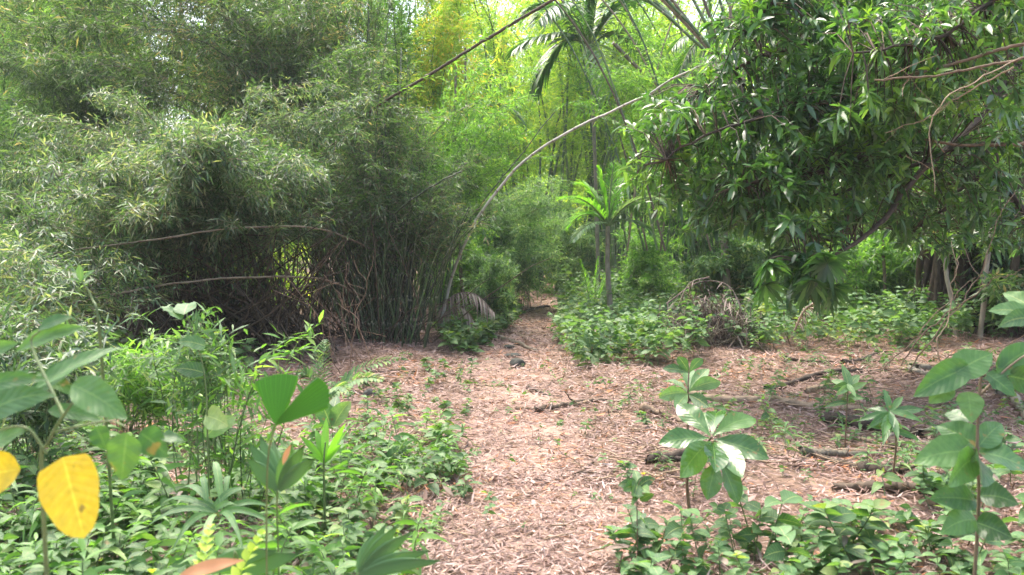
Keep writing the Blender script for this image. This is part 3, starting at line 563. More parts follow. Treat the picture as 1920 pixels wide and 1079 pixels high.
leafy_culm('long slender pale culm bent in an arch over the path into the leaves', [(826, 610, 13.8), (848, 520, 13.7), (872, 457, 13.5), (907, 394, 13.2), (985, 303, 12.8), (1080, 240, 12.2), (1163, 202, 11.8), (1222, 174, 11.4), (1268, 146, 11.1), (1350, 110, 10.6), (1420, 100, 10.2)], .027, .010, 'culm_pale', 'bam_mid', .80, 26)
leafy_culm('dark leaning culm crossing the top centre left of the tall palm', [(560, 330, 14), (700, 205, 13.6), (790, 148, 13), (855, 107, 12.6), (935, 60, 12.2), (1045, -2, 11.8), (1150, -60, 11.5)], .022, .022, 'bark', 'bam_mid', .05, 5)
for i in range(26):
    x0 = 655 + 150 * rng.random(); x1 = min(880, x0 + (x0 - 725) * (1.2 + 1.2 * rng.random()) + 30 * rng.normal()); d_ = 12.2 + .9 * rng.random(); b = gp(x0, 650)
    stick('bamboo_culm', 'thin dark green culm at the front of the fanning clump', 'bamboo culm', [(x0, 652, d_), (x0 + (x1 - x0) * .25, 560, d_), (x0 + (x1 - x0) * .6, 470, d_ - .1), (x1, 370 + 60 * rng.random(), d_ - .2)], .013, .007, ['culm', 'culm', 'culm_far'][i % 3], 'culms at the front of the fanning clump', wb=.004, sides=6, n=18)
G = 'thin leaning culms in the centre'
for i in range(16):
    xb = 1150 + 230 * rng.random(); dd_ = 14.5 + 4 * rng.random(); dx = -60 - 140 * rng.random() if i % 3 else 60 + 60 * rng.random()
    stick('bamboo_culm', 'slender culm leaning among the leaves right of the tall palm', 'bamboo culm', [(xb, 470, dd_), (xb + dx * .25, 300, dd_), (xb + dx * .6, 130, dd_), (xb + dx, 10, dd_), (xb + dx * 1.4, -60, dd_)], .022, .014, ['culm_tan', 'culm_far'][i % 2], 'slender culms leaning right of the tall palm', wb=.004)
for i in range(11):
    x1 = 1180 + 260 * i / 10 + 8 * rng.normal(); xb = 1365 + 50 * rng.random(); dd_ = 12.5 + 2 * rng.random()
    stick('bamboo_culm', 'olive culm of the fan spreading up over the top right of centre', 'bamboo culm', [(xb + 30, 420, dd_), (xb, 200, dd_), (xb + (x1 - xb) * .45, 85, dd_), (x1, -20, dd_), (x1 + (x1 - xb) * .4, -90, dd_)], .03, .022, ['culm_far', 'culm_tan'][i % 2], 'culms fanning over the top right of centre', wb=.004)
stick('bamboo_culm', 'straight black green culm rising vertically at the top left of centre', 'bamboo culm', [(686, 420, 17), (686, 200, 17), (690, 60, 17), (690, -40, 17)], .018, .014, 'culm', G)
stick('bamboo_culm', 'slender culm just right of the vertical one', 'bamboo culm', [(712, 420, 18), (716, 210, 18), (724, 90, 18), (732, -40, 18)], .014, .01, 'culm', G)
stick('bamboo_culm', 'pale thin stem standing among leaves left of the arch', 'bamboo culm', [(745, 420, 19), (742, 260, 19), (750, 170, 19), (752, 90, 19)], .022, .018, 'culm_pale', G)
stick('bamboo_culm', 'brown upright stem left of the arch with ragged sheaths', 'bamboo culm', [(850, 470, 17), (872, 330, 17), (876, 200, 17), (872, 90, 17)], .03, .022, 'culm_tan', G)
stick('bamboo_culm', 'brown upright stem nearest the arch foot', 'bamboo culm', [(868, 560, 17), (862, 420, 17), (852, 260, 17), (855, 120, 17)], .035, .025, 'culm_tan', G)
stick('bamboo_culm', 'olive culm leaning right across the middle of the left foliage', 'bamboo culm', [(740, 400, 12.6), (800, 355, 12.4), (865, 322, 12.2)], .014, .01, 'culm', G)
stick('bamboo_culm', 'dark culm leaning from the clump toward the centre', 'bamboo culm', [(860, 440, 14.5), (930, 350, 14.5), (985, 280, 14.5), (1040, 210, 14.5)], .014, .008, 'culm', G)
stick('bamboo_culm', 'greyish culm slanting down behind the palm crown', 'bamboo culm', [(1150, 80, 22), (1200, 130, 22), (1265, 180, 22), (1320, 215, 22)], .055, .05, 'culm_tan', G)
stick('bamboo_culm', 'long horizontal brown culm under the drooping thicket', 'bamboo culm', [(-60, 500, 8.6), (120, 472, 8.8), (300, 450, 9), (440, 425, 9.8), (600, 430, 11.5), (700, 470, 13)], .008, .014, 'culm_tan', G)
stick('bamboo_culm', 'lower brown culm lying across the dark hollow', 'bamboo culm', [(-60, 600, 8.2), (90, 580, 8.4), (250, 545, 9), (420, 523, 9.8), (600, 525, 11.5), (690, 560, 13)], .009, .015, 'culm_tan', G)
# tangle of bare dark sticks in the hollow
tg = MB()
for i in range(230):
    a = at(180 + 480 * rng.random(), 600 + 40 * rng.random(), 10.5 + 3 * rng.random()); a[2] = max(0, float(H(a[0], a[1]))) + .02
    e = at(140 + 520 * rng.random(), 400 + 150 * rng.random(), 10 + 4 * rng.random())
    tube(tg, wob(bez(a, (a + e) / 2 + rng.normal(size=3) * .3, e, 8), .02), np.linspace(.016, .005, 8) * (.6 + .8 * rng.random()), 4, tint=rng.random())
tag(tg.build('dead_stick_tangle', M['bark']), 'tangle of bare dark sticks in the hollow under the drooping thicket', 'dead sticks', kind='stuff')
for i, (x0, y0, x1, y1, x2, y2, d, lab) in enumerate([(690, 705, 640, 600, 655, 490, 8.6, 'reddish dead twig forking upward, tallest of the bunch by the hollow'), (610, 700, 600, 600, 535, 520, 8.8, 'thin reddish dead twig leaning left by the hollow'),
                                             (655, 700, 665, 590, 700, 480, 8.9, 'thin reddish dead twig leaning right by the hollow'), (640, 700, 612, 640, 625, 560, 8.3, 'short reddish dead twig in front of the dark clump'), (700, 690, 672, 610, 640, 575, 8.2, 'bent reddish dead twig nearest the dark clump')]):
    stick('dead_twig', lab, 'twig', [(x0, y0, d), (x1, y1, d), (x2, y2, d)], .006, .0022, 'dryred', 'dead twigs by the hollow', sides=5, wb=.012, twig=6, n=16)

# ------------------------------------------------------------------ glossy leaved tree on the right
def glossy_tree():
    b = np.array([6.2, 9.6, float(H(6.2, 9.6))]); th = thing('broadleaf_tree', b, 'large glossy leaved tree reaching in from the right over the clearing', 'tree')
    tm = MB(); tr = wob(poly([b - [0, 0, .1], b + [-.15, 0, 1.5], b + [-.4, -.3, 3.2], b + [-.8, -.5, 5.5]], 24), .01); tube(tm, tr, np.linspace(.16, .09, len(tr)), 10); tm.build('trunk', M['bark'], th)
    L = [
     [(1915, 110, 9.4), (1830, 215, 8.6), (1740, 300, 8.1), (1640, 412, 7.8), (1560, 470, 7.4), (1505, 500, 7.1)],
     [(1990, 268, 9.0), (1840, 272, 8.5), (1700, 285, 8.3), (1600, 320, 8), (1480, 330, 7.6), (1380, 350, 7.5)],
     [(1990, 60, 9), (1800, 130, 8.4), (1640, 150, 8), (1480, 200, 7.6), (1340, 250, 7.5), (1250, 300, 7.6)],
     [(1990, -100, 9.5), (1750, -40, 9), (1560, 60, 8.6), (1420, 110, 8.3), (1330, 160, 8.4)],
     [(1960, 440, 9), (1850, 330, 9.2), (1780, 380, 9.3), (1700, 440, 9.2)],
     [(1830, 215, 8.6), (1700, 220, 8.8), (1560, 250, 9), (1430, 280, 9.2), (1340, 360, 9.2)],
     [(1750, -40, 9), (1620, -60, 8.2), (1480, -20, 7.8), (1400, 60, 7.7)],
     [(1740, 300, 8.1), (1620, 350, 8.4), (1500, 400, 8.6), (1420, 430, 8.6)],
     [(1990, -60, 7.6), (1880, 0, 7), (1800, 60, 6.8), (1700, 90, 6.7), (1600, 100, 6.7)],
    ]
    limbs = [wob(poly([at(*q) for q in l], 30), .012) for l in L]
    ri = [.042, .03, .03, .04, .035, .022, .03, .022, .025]
    for p, r in zip(limbs, ri):
        m = MB(); tube(m, p, np.linspace(r, r * .3, len(p)), 7, tint=rng.random() * .5); m.build('limb', M['bark'], th)
    SK = np.concatenate(limbs)
    # clusters of leaves through the crown's volume
    reg = [((1240, 1420), (180, 420), (7.2, 9.4), 430), ((1330, 1560), (20, 260), (7.2, 9.4), 420), ((1400, 1700), (180, 420), (7.0, 9.6), 760), ((1560, 1930), (-30, 240), (6.6, 9.6), 800),
           ((1420, 1580), (400, 520), (6.7, 7.8), 70), ((1650, 1930), (230, 470), (8.0, 10.5), 460), ((1170, 1290), (200, 380), (7.6, 8.8), 110), ((1300, 1450), (390, 450), (7.4, 8.6), 40), ((1380, 1600), (-60, 60), (7.5, 9), 130)]
    pts = []
    for (xr, yr, dr, n) in reg:
        for i in range(n): pts.append(at(xr[0] + (xr[1] - xr[0]) * rng.random(), yr[0] + (yr[1] - yr[0]) * rng.random(), dr[0] + (dr[1] - dr[0]) * rng.random()))
    pts = np.array(pts); pts += rng.normal(size=pts.shape) * .05
    # thin out by a coarse noise so that gaps stay open
    g = np.sin(pts[:, 0] * 3.1 + 1) * np.sin(pts[:, 2] * 3.7) + np.sin(pts[:, 1] * 2.9 + pts[:, 0] * 1.3); pts = pts[(g > -.85) & ((pts[:, 0] / pts[:, 1] > .30) | (rng.random(len(pts)) < .72))]
    L0 = limbs[0]; pr = pts[:, [0, 2]] / pts[:, 1:2]; lr = L0[:, [0, 2]] / L0[:, 1:2]
    near = (np.abs(((pts[:, 2:3] - CAMZ) / pts[:, 1:2]) - ((L0[:, 2] - CAMZ) / L0[:, 1])[None]) + np.abs(pr[:, :1] - lr[:, 0][None])).min(1) < .014
    pts = pts[~(near & (pts[:, 1] < 8.6))]
    d2 = ((pts[:, None] - SK[None]) ** 2).sum(-1); j = d2.argmin(1); q = SK[j]
    tw = MB(); mid = (pts + q) / 2 + np.array([0, 0, .08]); tri_tubes(tw, q, mid, pts, .007); tw.build('twigs', M['bark'], th)
    TD = unit(pts - q + np.array([0, 0, -.05])); n = len(pts)
    new = rng.random(n) < .07
    fm = MB(); nm = MB()
    for k in range(13):
        D = unit(TD * .5 + rnd_dir(n, .12) * 1.0); P = pts - TD * (.16 * rng.random((n, 1))); Ls = .08 + .095 * rng.random(n)
        keep = rng.random(n) < .92
        for mb_, sel in ((fm, keep & ~new), (nm, keep & new)):
            if sel.sum(): leaves(mb_, P[sel], D[sel] + (np.array([0, 0, .5]) if mb_ is nm else 0), Ls[sel], Ls[sel] * .135, droop=.1 + .3 * rng.random(sel.sum()), rows=4, fold=.3, prof='lance')
    # the dark hanging tuft at the branch end
    c = at(1508, 505, 7.0); n = 110; D = rnd_dir(n, -.35); leaves(fm, c + rng.normal(size=(n, 3)) * .10, D, .17 + .06 * rng.random(n), .024, droop=.35, rows=5, fold=.25, prof='lance', tint=rng.random(n) * .5)
    for q in range(12):
        cc = at(1430 + 150 * rng.random(), 470 + 70 * rng.random(), 6.7 + .5 * rng.random()); ax = unit(np.array([rng.normal() * .5, -.8, -.5 + .4 * rng.normal()])); e1 = unit(np.cross(ax, [0, 0, 1.])); e2 = np.cross(ax, e1)
        th_ = np.arange(13) * 2.4; D = ax * .45 + e1 * np.cos(th_)[:, None] + e2 * np.sin(th_)[:, None]
        leaves(fm, np.repeat(cc[None], 13, 0), D, .16 + .07 * rng.random(13), .022, N=np.repeat(ax[None], 13, 0), droop=.3, rows=5, fold=.2, prof='lance')
        k = ((SK - cc) ** 2).sum(1).argmin(); m = MB(); tube(m, bez(SK[k], (SK[k] + cc) / 2 + [0, 0, .1], cc, 8), np.linspace(.008, .004, 8), 5); m.build('twig', M['bark'], th)
    fm.build('foliage', M['glossy'], th); nm.build('new_leaves', M['glossy_new'], th)
glossy_tree()
for i, (pts, r0, r1, lab) in enumerate([([(1990, 72, 6.6), (1900, 92, 6.6), (1780, 125, 6.7), (1690, 143, 6.8)], .016, .009, 'upper dry tan cane reaching in from the right edge'),
                               ([(1990, 100, 6.4), (1900, 118, 6.4), (1780, 138, 6.5), (1640, 150, 6.6)], .013, .007, 'lower dry tan cane forking in from the right edge'),
                               ([(1910, 112, 6.4), (1830, 145, 6.3), (1760, 190, 6.2), (1738, 260, 6.2), (1752, 360, 6.2)], .006, .003, 'thin tan vine hanging from the dry canes'),
                               ([(1900, 125, 6.5), (1800, 175, 6.6), (1740, 220, 6.7), (1660, 250, 6.8)], .007, .003, 'thin dry side cane slanting left below the canes'),
                               ([(1990, 240, 8.2), (1900, 270, 8.2), (1800, 274, 8.1), (1735, 262, 8)], .02, .012, 'grey bare branch pointing left at the right edge')]):
    stick('dry_branch', lab, 'branch', pts, r0, r1, 'dry', 'bare canes on the right', sides=6, twig=3)
# thin trunks behind
for i, (px, pb, pt, d, r, lab, mt) in enumerate([(1800, 560, 380, 12.5, .045, 'thin grey trunk, left of the pair behind the glossy tree', 'barklt'), (1838, 560, 330, 12.2, .05, 'thin grey green trunk, right of the pair behind the glossy tree', 'barklt'),
                                   (1665, 520, 380, 15, .04, 'slim trunk behind the clearing herbs', 'culm_tan'), (1725, 520, 300, 14, .05, 'dim trunk left of the grey pair', 'bark'),
                                   (1590, 520, 330, 17.5, .05, 'dim trunk behind the hanging dark tuft', 'culm_tan'), (1895, 570, 300, 12.6, .09, 'stout dark trunk near the right edge', 'bark'), (1870, 560, 250, 13.6, .06, 'dark trunk just left of the stout one', 'bark')]):
    x = at(px, 470, d)[0]; z = float(H(x, d)); b = np.array([x, d, z]); th = thing('tree_trunk', b, lab, 'tree', 'slim trunks on the right')
    r *= .75; tp = at(px + [-110, 60, -60, 90, -40, 50, -90][i], pt - 500, d + .3); m = MB(); p = wob(bez(b - [0, 0, .1], (b + tp) / 2 + [.12, 0, 0], tp, 20), .01); tube(m, p, np.linspace(r, r * .5, 20), 8, tint=rng.random()); m.build('trunk', M[mt], th)
    fm = MB(); tw = MB(); foliage_on(fm, [p], .45, 22, .9, .18, .02, 6, .4, tw, rows=2); v_, q4, q3, a_, m_ = tw.arrays(); fm.add(v_, q4, q3 if len(q3) else None, a_, 1); fm.build('crown', [M['bam_dark'], M['bark']], th)
# dry grass canes on the right
for i, (pts, lab) in enumerate([([(1690, 690, 6.2), (1760, 600, 6.2), (1850, 540, 6.1), (1930, 500, 6)], 'dry stem arching right from the twig heap'), ([(1700, 700, 6.3), (1800, 560, 6.3), (1850, 470, 6.3), (1905, 360, 6.3)], 'tallest dry stem leaning right in the clearing'),
                       ([(1650, 700, 6.5), (1720, 640, 6.4), (1790, 560, 6.4), (1830, 520, 6.4)], 'short dry stem leaning right in the clearing'), ([(1720, 720, 5.8), (1790, 660, 5.8), (1880, 640, 5.7), (1960, 600, 5.6)], 'low dry stem bending over the herbs at right'),
                       ([(1760, 690, 6), (1765, 620, 6), (1790, 550, 6), (1800, 480, 6)], 'upright dry stem in front of the grey trunks')]):
    stick('dry_reed', lab, 'dry reed', pts, .006, .0025, 'dry', 'dry stems in the clearing', sides=5, twig=2, wb=.008)

# ------------------------------------------------------------------ fallen wood
def log(label, p0, p1, r0, r1, mat='bark', name='fallen_branch', sag=0, twig=0, lift=.4, sides=9, mid=None):
    a = gp(*p0); b = gp(*p1); pts = [a]
    m = gp(*mid) if mid else (a + b) / 2 + rng.normal(size=3) * [.05, .03, 0]
    n = 26; p = bez(a, 2 * m - (a + b) / 2, b, n); p = wob(p, .008)
    r0 *= 1.35; r1 *= 1.35; rr = np.linspace(r0, r1, n) * (1 + .1 * rng.normal(size=n)); p[:, 2] = H(p[:, 0], p[:, 1]) + rr * (.35 + lift) + .012
    mb = MB(); q = np.linspace(0, 1, 70); P = np.stack([np.interp(q, np.linspace(0, 1, n), p[:, i]) for i in range(3)], 1); RR = np.interp(q, np.linspace(0, 1, n), rr)
    tube(mb, P, RR, 12, tint=rng.random() * .7); vv = mb.v[0]; ax = np.repeat(P, 12, 0); k_ = rng.normal(size=(70, 12)); k_ = (k_ + np.roll(k_, 1, 0) + np.roll(k_, 1, 1)) / 1.7
    k_[0] *= 2.5; k_[-1] *= 2.5; vv[:] = ax + (vv - ax) * (1 + .13 * k_.reshape(-1, 1)); dirn = unit(P[-1] - P[0]); vv[:12] -= dirn * (r0 * 1.2 * rng.random((12, 1))); vv[-12:] += dirn * (r1 * 1.6 * rng.random((12, 1)))
    for i in range(twig):
        k = rng.integers(3, n - 1); dd = rnd_dir(1, .3)[0] * (.15 + .35 * rng.random()); dd[2] = abs(dd[2]) * .5
        tube(mb, wob(bez(p[k], p[k] + dd * .5, p[k] + dd, 6), .01), np.linspace(rr[k] * .45, .003, 6), 5, tint=.5)
    o = mb.build(name, M[mat], loc=tuple(float(c) for c in p[0])); tag(o, label, 'branch' if name != 'fallen_log' else 'log', 'fallen wood on the forest floor')
log('short brown stick lying across the middle of the path', (1008, 782), (1135, 764), .022, .014, 'bark', mid=(1065, 772), twig=1)
log('thin pale extension of sticks right of the path stick', (1080, 772), (1175, 760), .013, .008, 'dry')
log('grey stick lying on the left path edge beyond the stones', (925, 636), (1008, 662), .03, .018, 'barklt', mid=(965, 645))
log('second thin stick by the left path edge', (905, 612), (990, 642), .02, .012, 'dry', twig=2)
log('stick on the path near its far bend', (962, 592), (1030, 577), .035, .02, 'bark')
log('long straight brown branch across the litter on the right', (1290, 762), (1700, 812), .03, .018, 'dry', twig=2, mid=(1500, 778))
log('thin long branch behind the straight brown one', (1440, 735), (1740, 722), .025, .015, 'bark', mid=(1600, 722), twig=3)
log('stout dark rotten log on the right litter', (1555, 818), (1715, 852), .04, .032, 'bark', 'fallen_log')
log('dark rotten branch below the stout log', (1672, 868), (1790, 905), .035, .025, 'bark')
log('dark branch lying toward the bottom right herbs', (1530, 895), (1680, 935), .02, .03, 'bark', twig=1)
log('large dark trunk on the ground at the back right', (1480, 605), (1960, 632), .08, .10, 'dry', 'fallen_log', lift=.1)
log('grey pole leaning into the clearing at the right edge', (1940, 830), (1830, 720), .03, .022, 'barklt', mid=(1885, 772))
log('pale broken branch at the right edge', (1960, 745), (1850, 690), .03, .02, 'barklt')
log('dark stick half buried in the bottom right herbs', (1570, 955), (1810, 1000), .02, .028, 'bark')
log('thin stick at the lower right of the path', (1070, 905), (1110, 870), .008, .004, 'bark', twig=2)
log('brown stick crossing in front of the herbs right of the path', (1110, 672), (1290, 690), .02, .012, 'dry')
log('dark stick in front of the brush pile', (1330, 640), (1470, 660), .03, .018, 'bark')
log('fallen pale culm at the back of the clearing', (1290, 560), (1480, 590), .04, .03, 'barklt', lift=3)
log('thin stick lying beside the left herbs', (820, 1010), (780, 880), .006, .004, 'dry')
log('dry stick leaning in the left undergrowth', (500, 800), (690, 760), .012, .007, 'dry')
for i in range(22):
    px = 1180 + 700 * rng.random(); py = 700 + 210 * rng.random(); l = 60 + 170 * rng.random(); dy = rng.normal() * 22
    log('thin dark stick lying on the litter of the right clearing', (px, py), (px + l, py + dy), .013 + .012 * rng.random(), .007, ['bark', 'dry', 'barklt'][i % 3], name='fallen_stick', lift=1.6, twig=i % 3)
for i in range(7):
    px = 620 + 380 * rng.random(); py = 690 + 90 * rng.random(); l = 30 + 60 * rng.random(); dy = rng.normal() * 12
    log('short thin stick lying on the litter left of the path', (px, py), (px + l, py + dy), .010, .005, ['bark', 'dry'][i % 2], name='fallen_stick', lift=1.6)
def stone(label, px, py, s):
    c = gp(px, py); me = bpy.data.meshes.new('stone'); import bmesh
    bm = bmesh.new(); bmesh.ops.create_icosphere(bm, subdivisions=3, radius=1)
    for v in bm.verts: v.co = Vector((v.co.x * s[0], v.co.y * s[1], v.co.z * s[2])) * (1 + .22 * math.sin(v.co.x * 3 + px) * math.cos(v.co.y * 4 + py) + .06 * math.sin(v.co.z * 9 + v.co.x * 7))
    bm.to_mesh(me); bm.free(); [setattr(p, 'use_smooth', True) for p in me.polygons]; me.materials.append(M['stone']); o = bpy.data.objects.new('stone', me); C.objects.link(o)
    o.location = (float(c[0]), float(c[1]), float(H(c[0], c[1])) + s[2] * .35 + .025); tag(o, label, 'stone', 'stones on the path')
M['stone'] = barkmat('mossy_stone', (.04, .045, .035), (.14, .14, .12), 14)
stone('dark rounded stone in the middle of the path', 971, 690, (.10, .08, .075)); stone('flat grey stone just beyond the dark round one', 962, 672, (.13, .10, .03)); stone('small flat stone on the path further back', 955, 655, (.08, .08, .03)); stone('dark stone among litter left of the path', 692, 748, (.07, .06, .055))

# dead fronds and brush pile
def deadfrond(label, pts, L, W, hang=1.1, n=30, mat='dead'):
    p = poly([at(*q) for q in pts], 20); mb = MB(); frond(mb, p, L, W, n=n, hang=hang, tr=.014); o = mb.build('dead_palm_frond', M[mat], loc=tuple(float(c) for c in p[0])); tag(o, label, 'dead frond', 'dead palm fronds')
deadfrond('grey dead frond arching down beside the dark bamboo clump', [(815, 600, 13.6), (850, 555, 13.4), (890, 552, 13.2), (925, 585, 13)], .32, .012)
deadfrond('second dead frond hanging under the first beside the clump', [(820, 610, 13.8), (845, 580, 13.6), (870, 580, 13.5), (893, 610, 13.4)], .28, .012)
deadfrond('brown dead frond hanging over the brush pile', [(1250, 570, 13), (1310, 530, 12.9), (1370, 540, 12.8), (1400, 620, 12.3)], .2, .006, hang=.6, n=9, mat='dead_dark')
deadfrond('dead frond drooping on the left of the brush pile', [(1330, 520, 12.9), (1290, 535, 12.8), (1262, 600, 12.3)], .2, .006, hang=.6, n=9, mat='dead_dark')
deadfrond('pale dead frond leaning in the clearing under the dark tuft', [(1490, 620, 11), (1510, 580, 11), (1545, 560, 11)], .3, .012, hang=.9)
bp_ = MB()
for i in range(260):
    a = at(1265 + 130 * rng.random(), 600 + 45 * rng.random(), 11.8 + 1.0 * rng.random()); a[2] = float(H(a[0], a[1])) + .22 * rng.random(); dd = rnd_dir(1, .1)[0] * (.25 + .4 * rng.random()); dd[2] = abs(dd[2])
    tube(bp_, wob(bez(a, a + dd * .5, a + dd, 5), .02), np.linspace(.010, .003, 5), 4, tint=rng.random())
n = 700; c = at(1330, 588, 12.2); n = 1500; P = c + np.concatenate([rng.normal(size=(n // 2, 3)) * [.50, .25, .10] - [0, 0, .22], rng.normal(size=(n - n // 2, 3)) * [.26, .18, .17] + [.02, 0, -.02]]); D = rnd_dir(n, -.5); leaves(bp_, P, D, .12 + .26 * rng.random(n), .010, droop=.3, rows=4, prof='blade', mat=1)
bo = bp_.build('brush_pile', [M['barklt'], M['dead_dark']], loc=tuple(float(q) for q in at(1330, 655, 12.2))); tag(bo, 'grey brown heap of dead twigs and fronds right of the path', 'brush pile')
# light twig mess on the right clearing (uncountable)
tm_ = MB()
for i in range(420):
    a = gp(1150 + 780 * rng.random(), 690 + 230 * rng.random()); a[2] = float(H(a[0], a[1])) + .02 + .03 * rng.random(); dd = rnd_dir(1)[0] * (.12 + .4 * rng.random()); dd[2] = abs(dd[2]) * .12
    tube(tm_, wob(bez(a, a + dd * .5, a + dd, 5), .01), np.linspace(.006, .002, 5), 4, tint=rng.random())
for i in range(260):
    a = gp(330 + 800 * rng.random(), 680 + 360 * rng.random()); a[2] = float(H(a[0], a[1])) + .02 + .02 * rng.random(); dd = rnd_dir(1)[0] * (.08 + .25 * rng.random()); dd[2] = abs(dd[2]) * .1
    tube(tm_, wob(bez(a, a + dd * .5, a + dd, 5), .01), np.linspace(.004, .0015, 5), 4, tint=rng.random())
tag(tm_.build('twig_litter', M['dry']), 'small broken twigs strewn over the leaf litter', 'twigs', kind='stuff')

# ------------------------------------------------------------------ herbs
def herb_geo(mb, sm, h=.22, pairs=4, L=.09, Wr=.28, prof='ovate', droop=.35, rows=5, lean=.45, mat=0, whorl=2):
    lean = rng.normal(size=2) * lean; top = np.array([lean[0] * h, lean[1] * h, h]); st = bez([0, 0, -.02], [lean[0] * .1, lean[1] * .1, h * .6], top, 7); tube(sm, st, np.linspace(.0028, .0013, 7), 4)
    for i in range(pairs):
        t = .25 + .75 * ((i + 1) / pairs) ** .7; p = np.array([np.interp(t, np.linspace(0, 1, 7), st[:, k]) for k in range(3)]); a0 = i * 1.57 + rng.random() * .5
        for j in range(whorl):
            a = a0 + j * 2 * np.pi / whorl + rng.normal() * .15; up = .15 + .5 * (i / pairs)
            D = np.array([math.cos(a), math.sin(a), up]); l = L * (.75 + .5 * rng.random()) * (1.1 - .45 * (i / pairs))
            leaves(mb, p[None], D[None], l, l * Wr, droop=droop * (.6 + .8 * rng.random()), rows=rows, fold=.2, prof=prof, mat=mat, wave=.05)
def protos(n, **k):
    out = []
    for i in range(n):
        m = MB(); s = MB(); herb_geo(m, s, **{kk: (vv(i) if callable(vv) else vv) for kk, vv in k.items()}); out.append((m.arrays(), s.arrays()))
    return out
def inpoly(x, y, P):
    P = np.asarray(P, float); c = np.zeros(len(x), bool); j = len(P) - 1
    for i in range(len(P)):
        xi, yi = P[i]; xj, yj = P[j]; k = ((yi > y) != (yj > y)) & (x < (xj - xi) * (y - yi) / (yj - yi + 1e-9) + xi); c ^= k; j = i
    return c
def scatter_poly(n, P):
    """n ground points inside an outline on the ground, evenly per square metre"""
    W = np.array([gp(*q)[:2] for q in P]); lo = W.min(0); hi = W.max(0); out = np.zeros((0, 2))
    lo[1] = max(lo[1], 1.0)
    while len(out) < n:
        q = lo + (hi - lo) * rng.random((n * 3, 2)); q = q[inpoly(q[:, 0], q[:, 1], W)]; q = q[rng.random(len(q)) < (lo[1] / q[:, 1]) ** 1.6]; out = np.concatenate([out, q])
    return out[:n]
def patchy(n, P):
    q = scatter_poly(n, P); f = np.sin(q[:, 0] * 4.3 + 1.3) * np.sin(q[:, 1] * 3.1 + q[:, 0]) + .6 * np.sin(q[:, 0] * 9 + q[:, 1] * 7); return q[f + rng.normal(size=n) * .35 > -.45]
def cover(name, label, cat, pts, pr, sc, mats, zoff=0):
    mb = MB()
    for i, (x, y) in enumerate(pts):
        (v, f4, f3, a, m), (sv, sf4, sf3, sa, smm) = pr[rng.integers(len(pr))]; s = sc[0] + (sc[1] - sc[0]) * rng.random() ** 1.3; th_ = rng.random() * 6.28; c_, s_ = math.cos(th_), math.sin(th_)
        Rm = np.array([[c_, -s_, 0], [s_, c_, 0], [0, 0, 1]]) * s; o = np.array([x, y, float(H(x, y)) + zoff])
        a2 = a.copy(); a2[:, 2] = np.clip(a2[:, 2] * .7 + rng.random() * .35, 0, 1)
        mb.add(v @ Rm.T + o, f4 if len(f4) else None, f3 if len(f3) else None, a2, 0); mb.add(sv @ Rm.T + o, sf4, sf3, sa, 1)
    o = mb.build(name, mats); tag(o, label, cat, kind='stuff'); return o
pA = protos(10, h=lambda i: .05 + .013 * i, pairs=lambda i: 3 + i % 3, L=.085, Wr=.22, prof='lance', droop=.4)
pB = protos(10, h=lambda i: .05 + .015 * i, pairs=lambda i: 4 + i % 3, L=.07, Wr=.30, prof='ovate', droop=.3)
pC = protos(8, h=lambda i: .35 + .05 * i, pairs=lambda i: 6 + i % 3, L=.16, Wr=.25, prof='ovate', droop=.4)
pG = protos(8, h=lambda i: .10 + .02 * i, pairs=lambda i: 5 + i % 3, L=.12, Wr=.09, prof='blade', droop=.45, whorl=2, lean=.35)
pS = protos(8, h=lambda i: .10 + .01 * i, pairs=2, L=.07, Wr=.33, prof='ovate', droop=.3)
Lp = [(-200, 830), (120, 820), (330, 850), (450, 850), (560, 850), (660, 815), (770, 815), (840, 840), (900, 880), (880, 930), (830, 990), (780, 1050), (760, 1150), (700, 1500), (-500, 1500)]
cover('ground_cover', 'low lance leaved herbs carpeting the ground left of the path', 'ground cover', patchy(1600, Lp), pA, (.5, 1.6), [M['herb'], M['stem']])
cover('ground_cover', 'oval leaved herbs mixed into the carpet at the bottom left', 'ground cover', patchy(330, Lp), pB, (.5, 1.4), [M['herb_lt'], M['stem']])
Rp = [(1130, 1110), (1160, 1050), (1230, 1010), (1330, 1000), (1500, 1010), (1640, 1000), (1730, 970), (1830, 930), (2000, 900), (2400, 1000), (2200, 1500), (1130, 1500)]
cover('ground_cover', 'pale oval leaved herbs carpeting the bottom right corner', 'ground cover', patchy(520, Rp), pB, (.45, 1.7), [M['herb_lt'], M['stem']])
cover('ground_cover', 'narrow leaved herbs scattered in the bottom right carpet', 'ground cover', patchy(200, Rp), pA, (.7, 1.4), [M['herb'], M['stem']])
Mp = [(1040, 618), (1060, 585), (1120, 560), (1250, 548), (1420, 545), (1700, 560), (1880, 590), (1900, 625), (1650, 645), (1480, 640), (1330, 652), (1240, 668), (1120, 675), (1060, 650)]
N1 = [(1035, 625), (1050, 600), (1150, 590), (1300, 592), (1330, 640), (1330, 685), (1240, 705), (1150, 705), (1085, 700), (1045, 665)]
N2 = [(1040, 600), (1080, 575), (1200, 560), (1420, 560), (1450, 600), (1300, 595)]
cover('ground_cover', 'knee high leafy herbs between the path and the brush pile', 'ground cover', np.array([q for q in scatter_poly(560, N1) if not (abs(q[0] - at(1330, 600, 12.2)[0]) < .3 and 11.0 < q[1] < 12.8)]), pC, (.45, 1.1), [M['herb_lt'], M['stem']])
cover('ground_cover', 'taller leafy herbs behind the brush pile', 'ground cover', scatter_poly(420, N2), pC, (.8, 1.5), [M['herb_lt'], M['stem']])
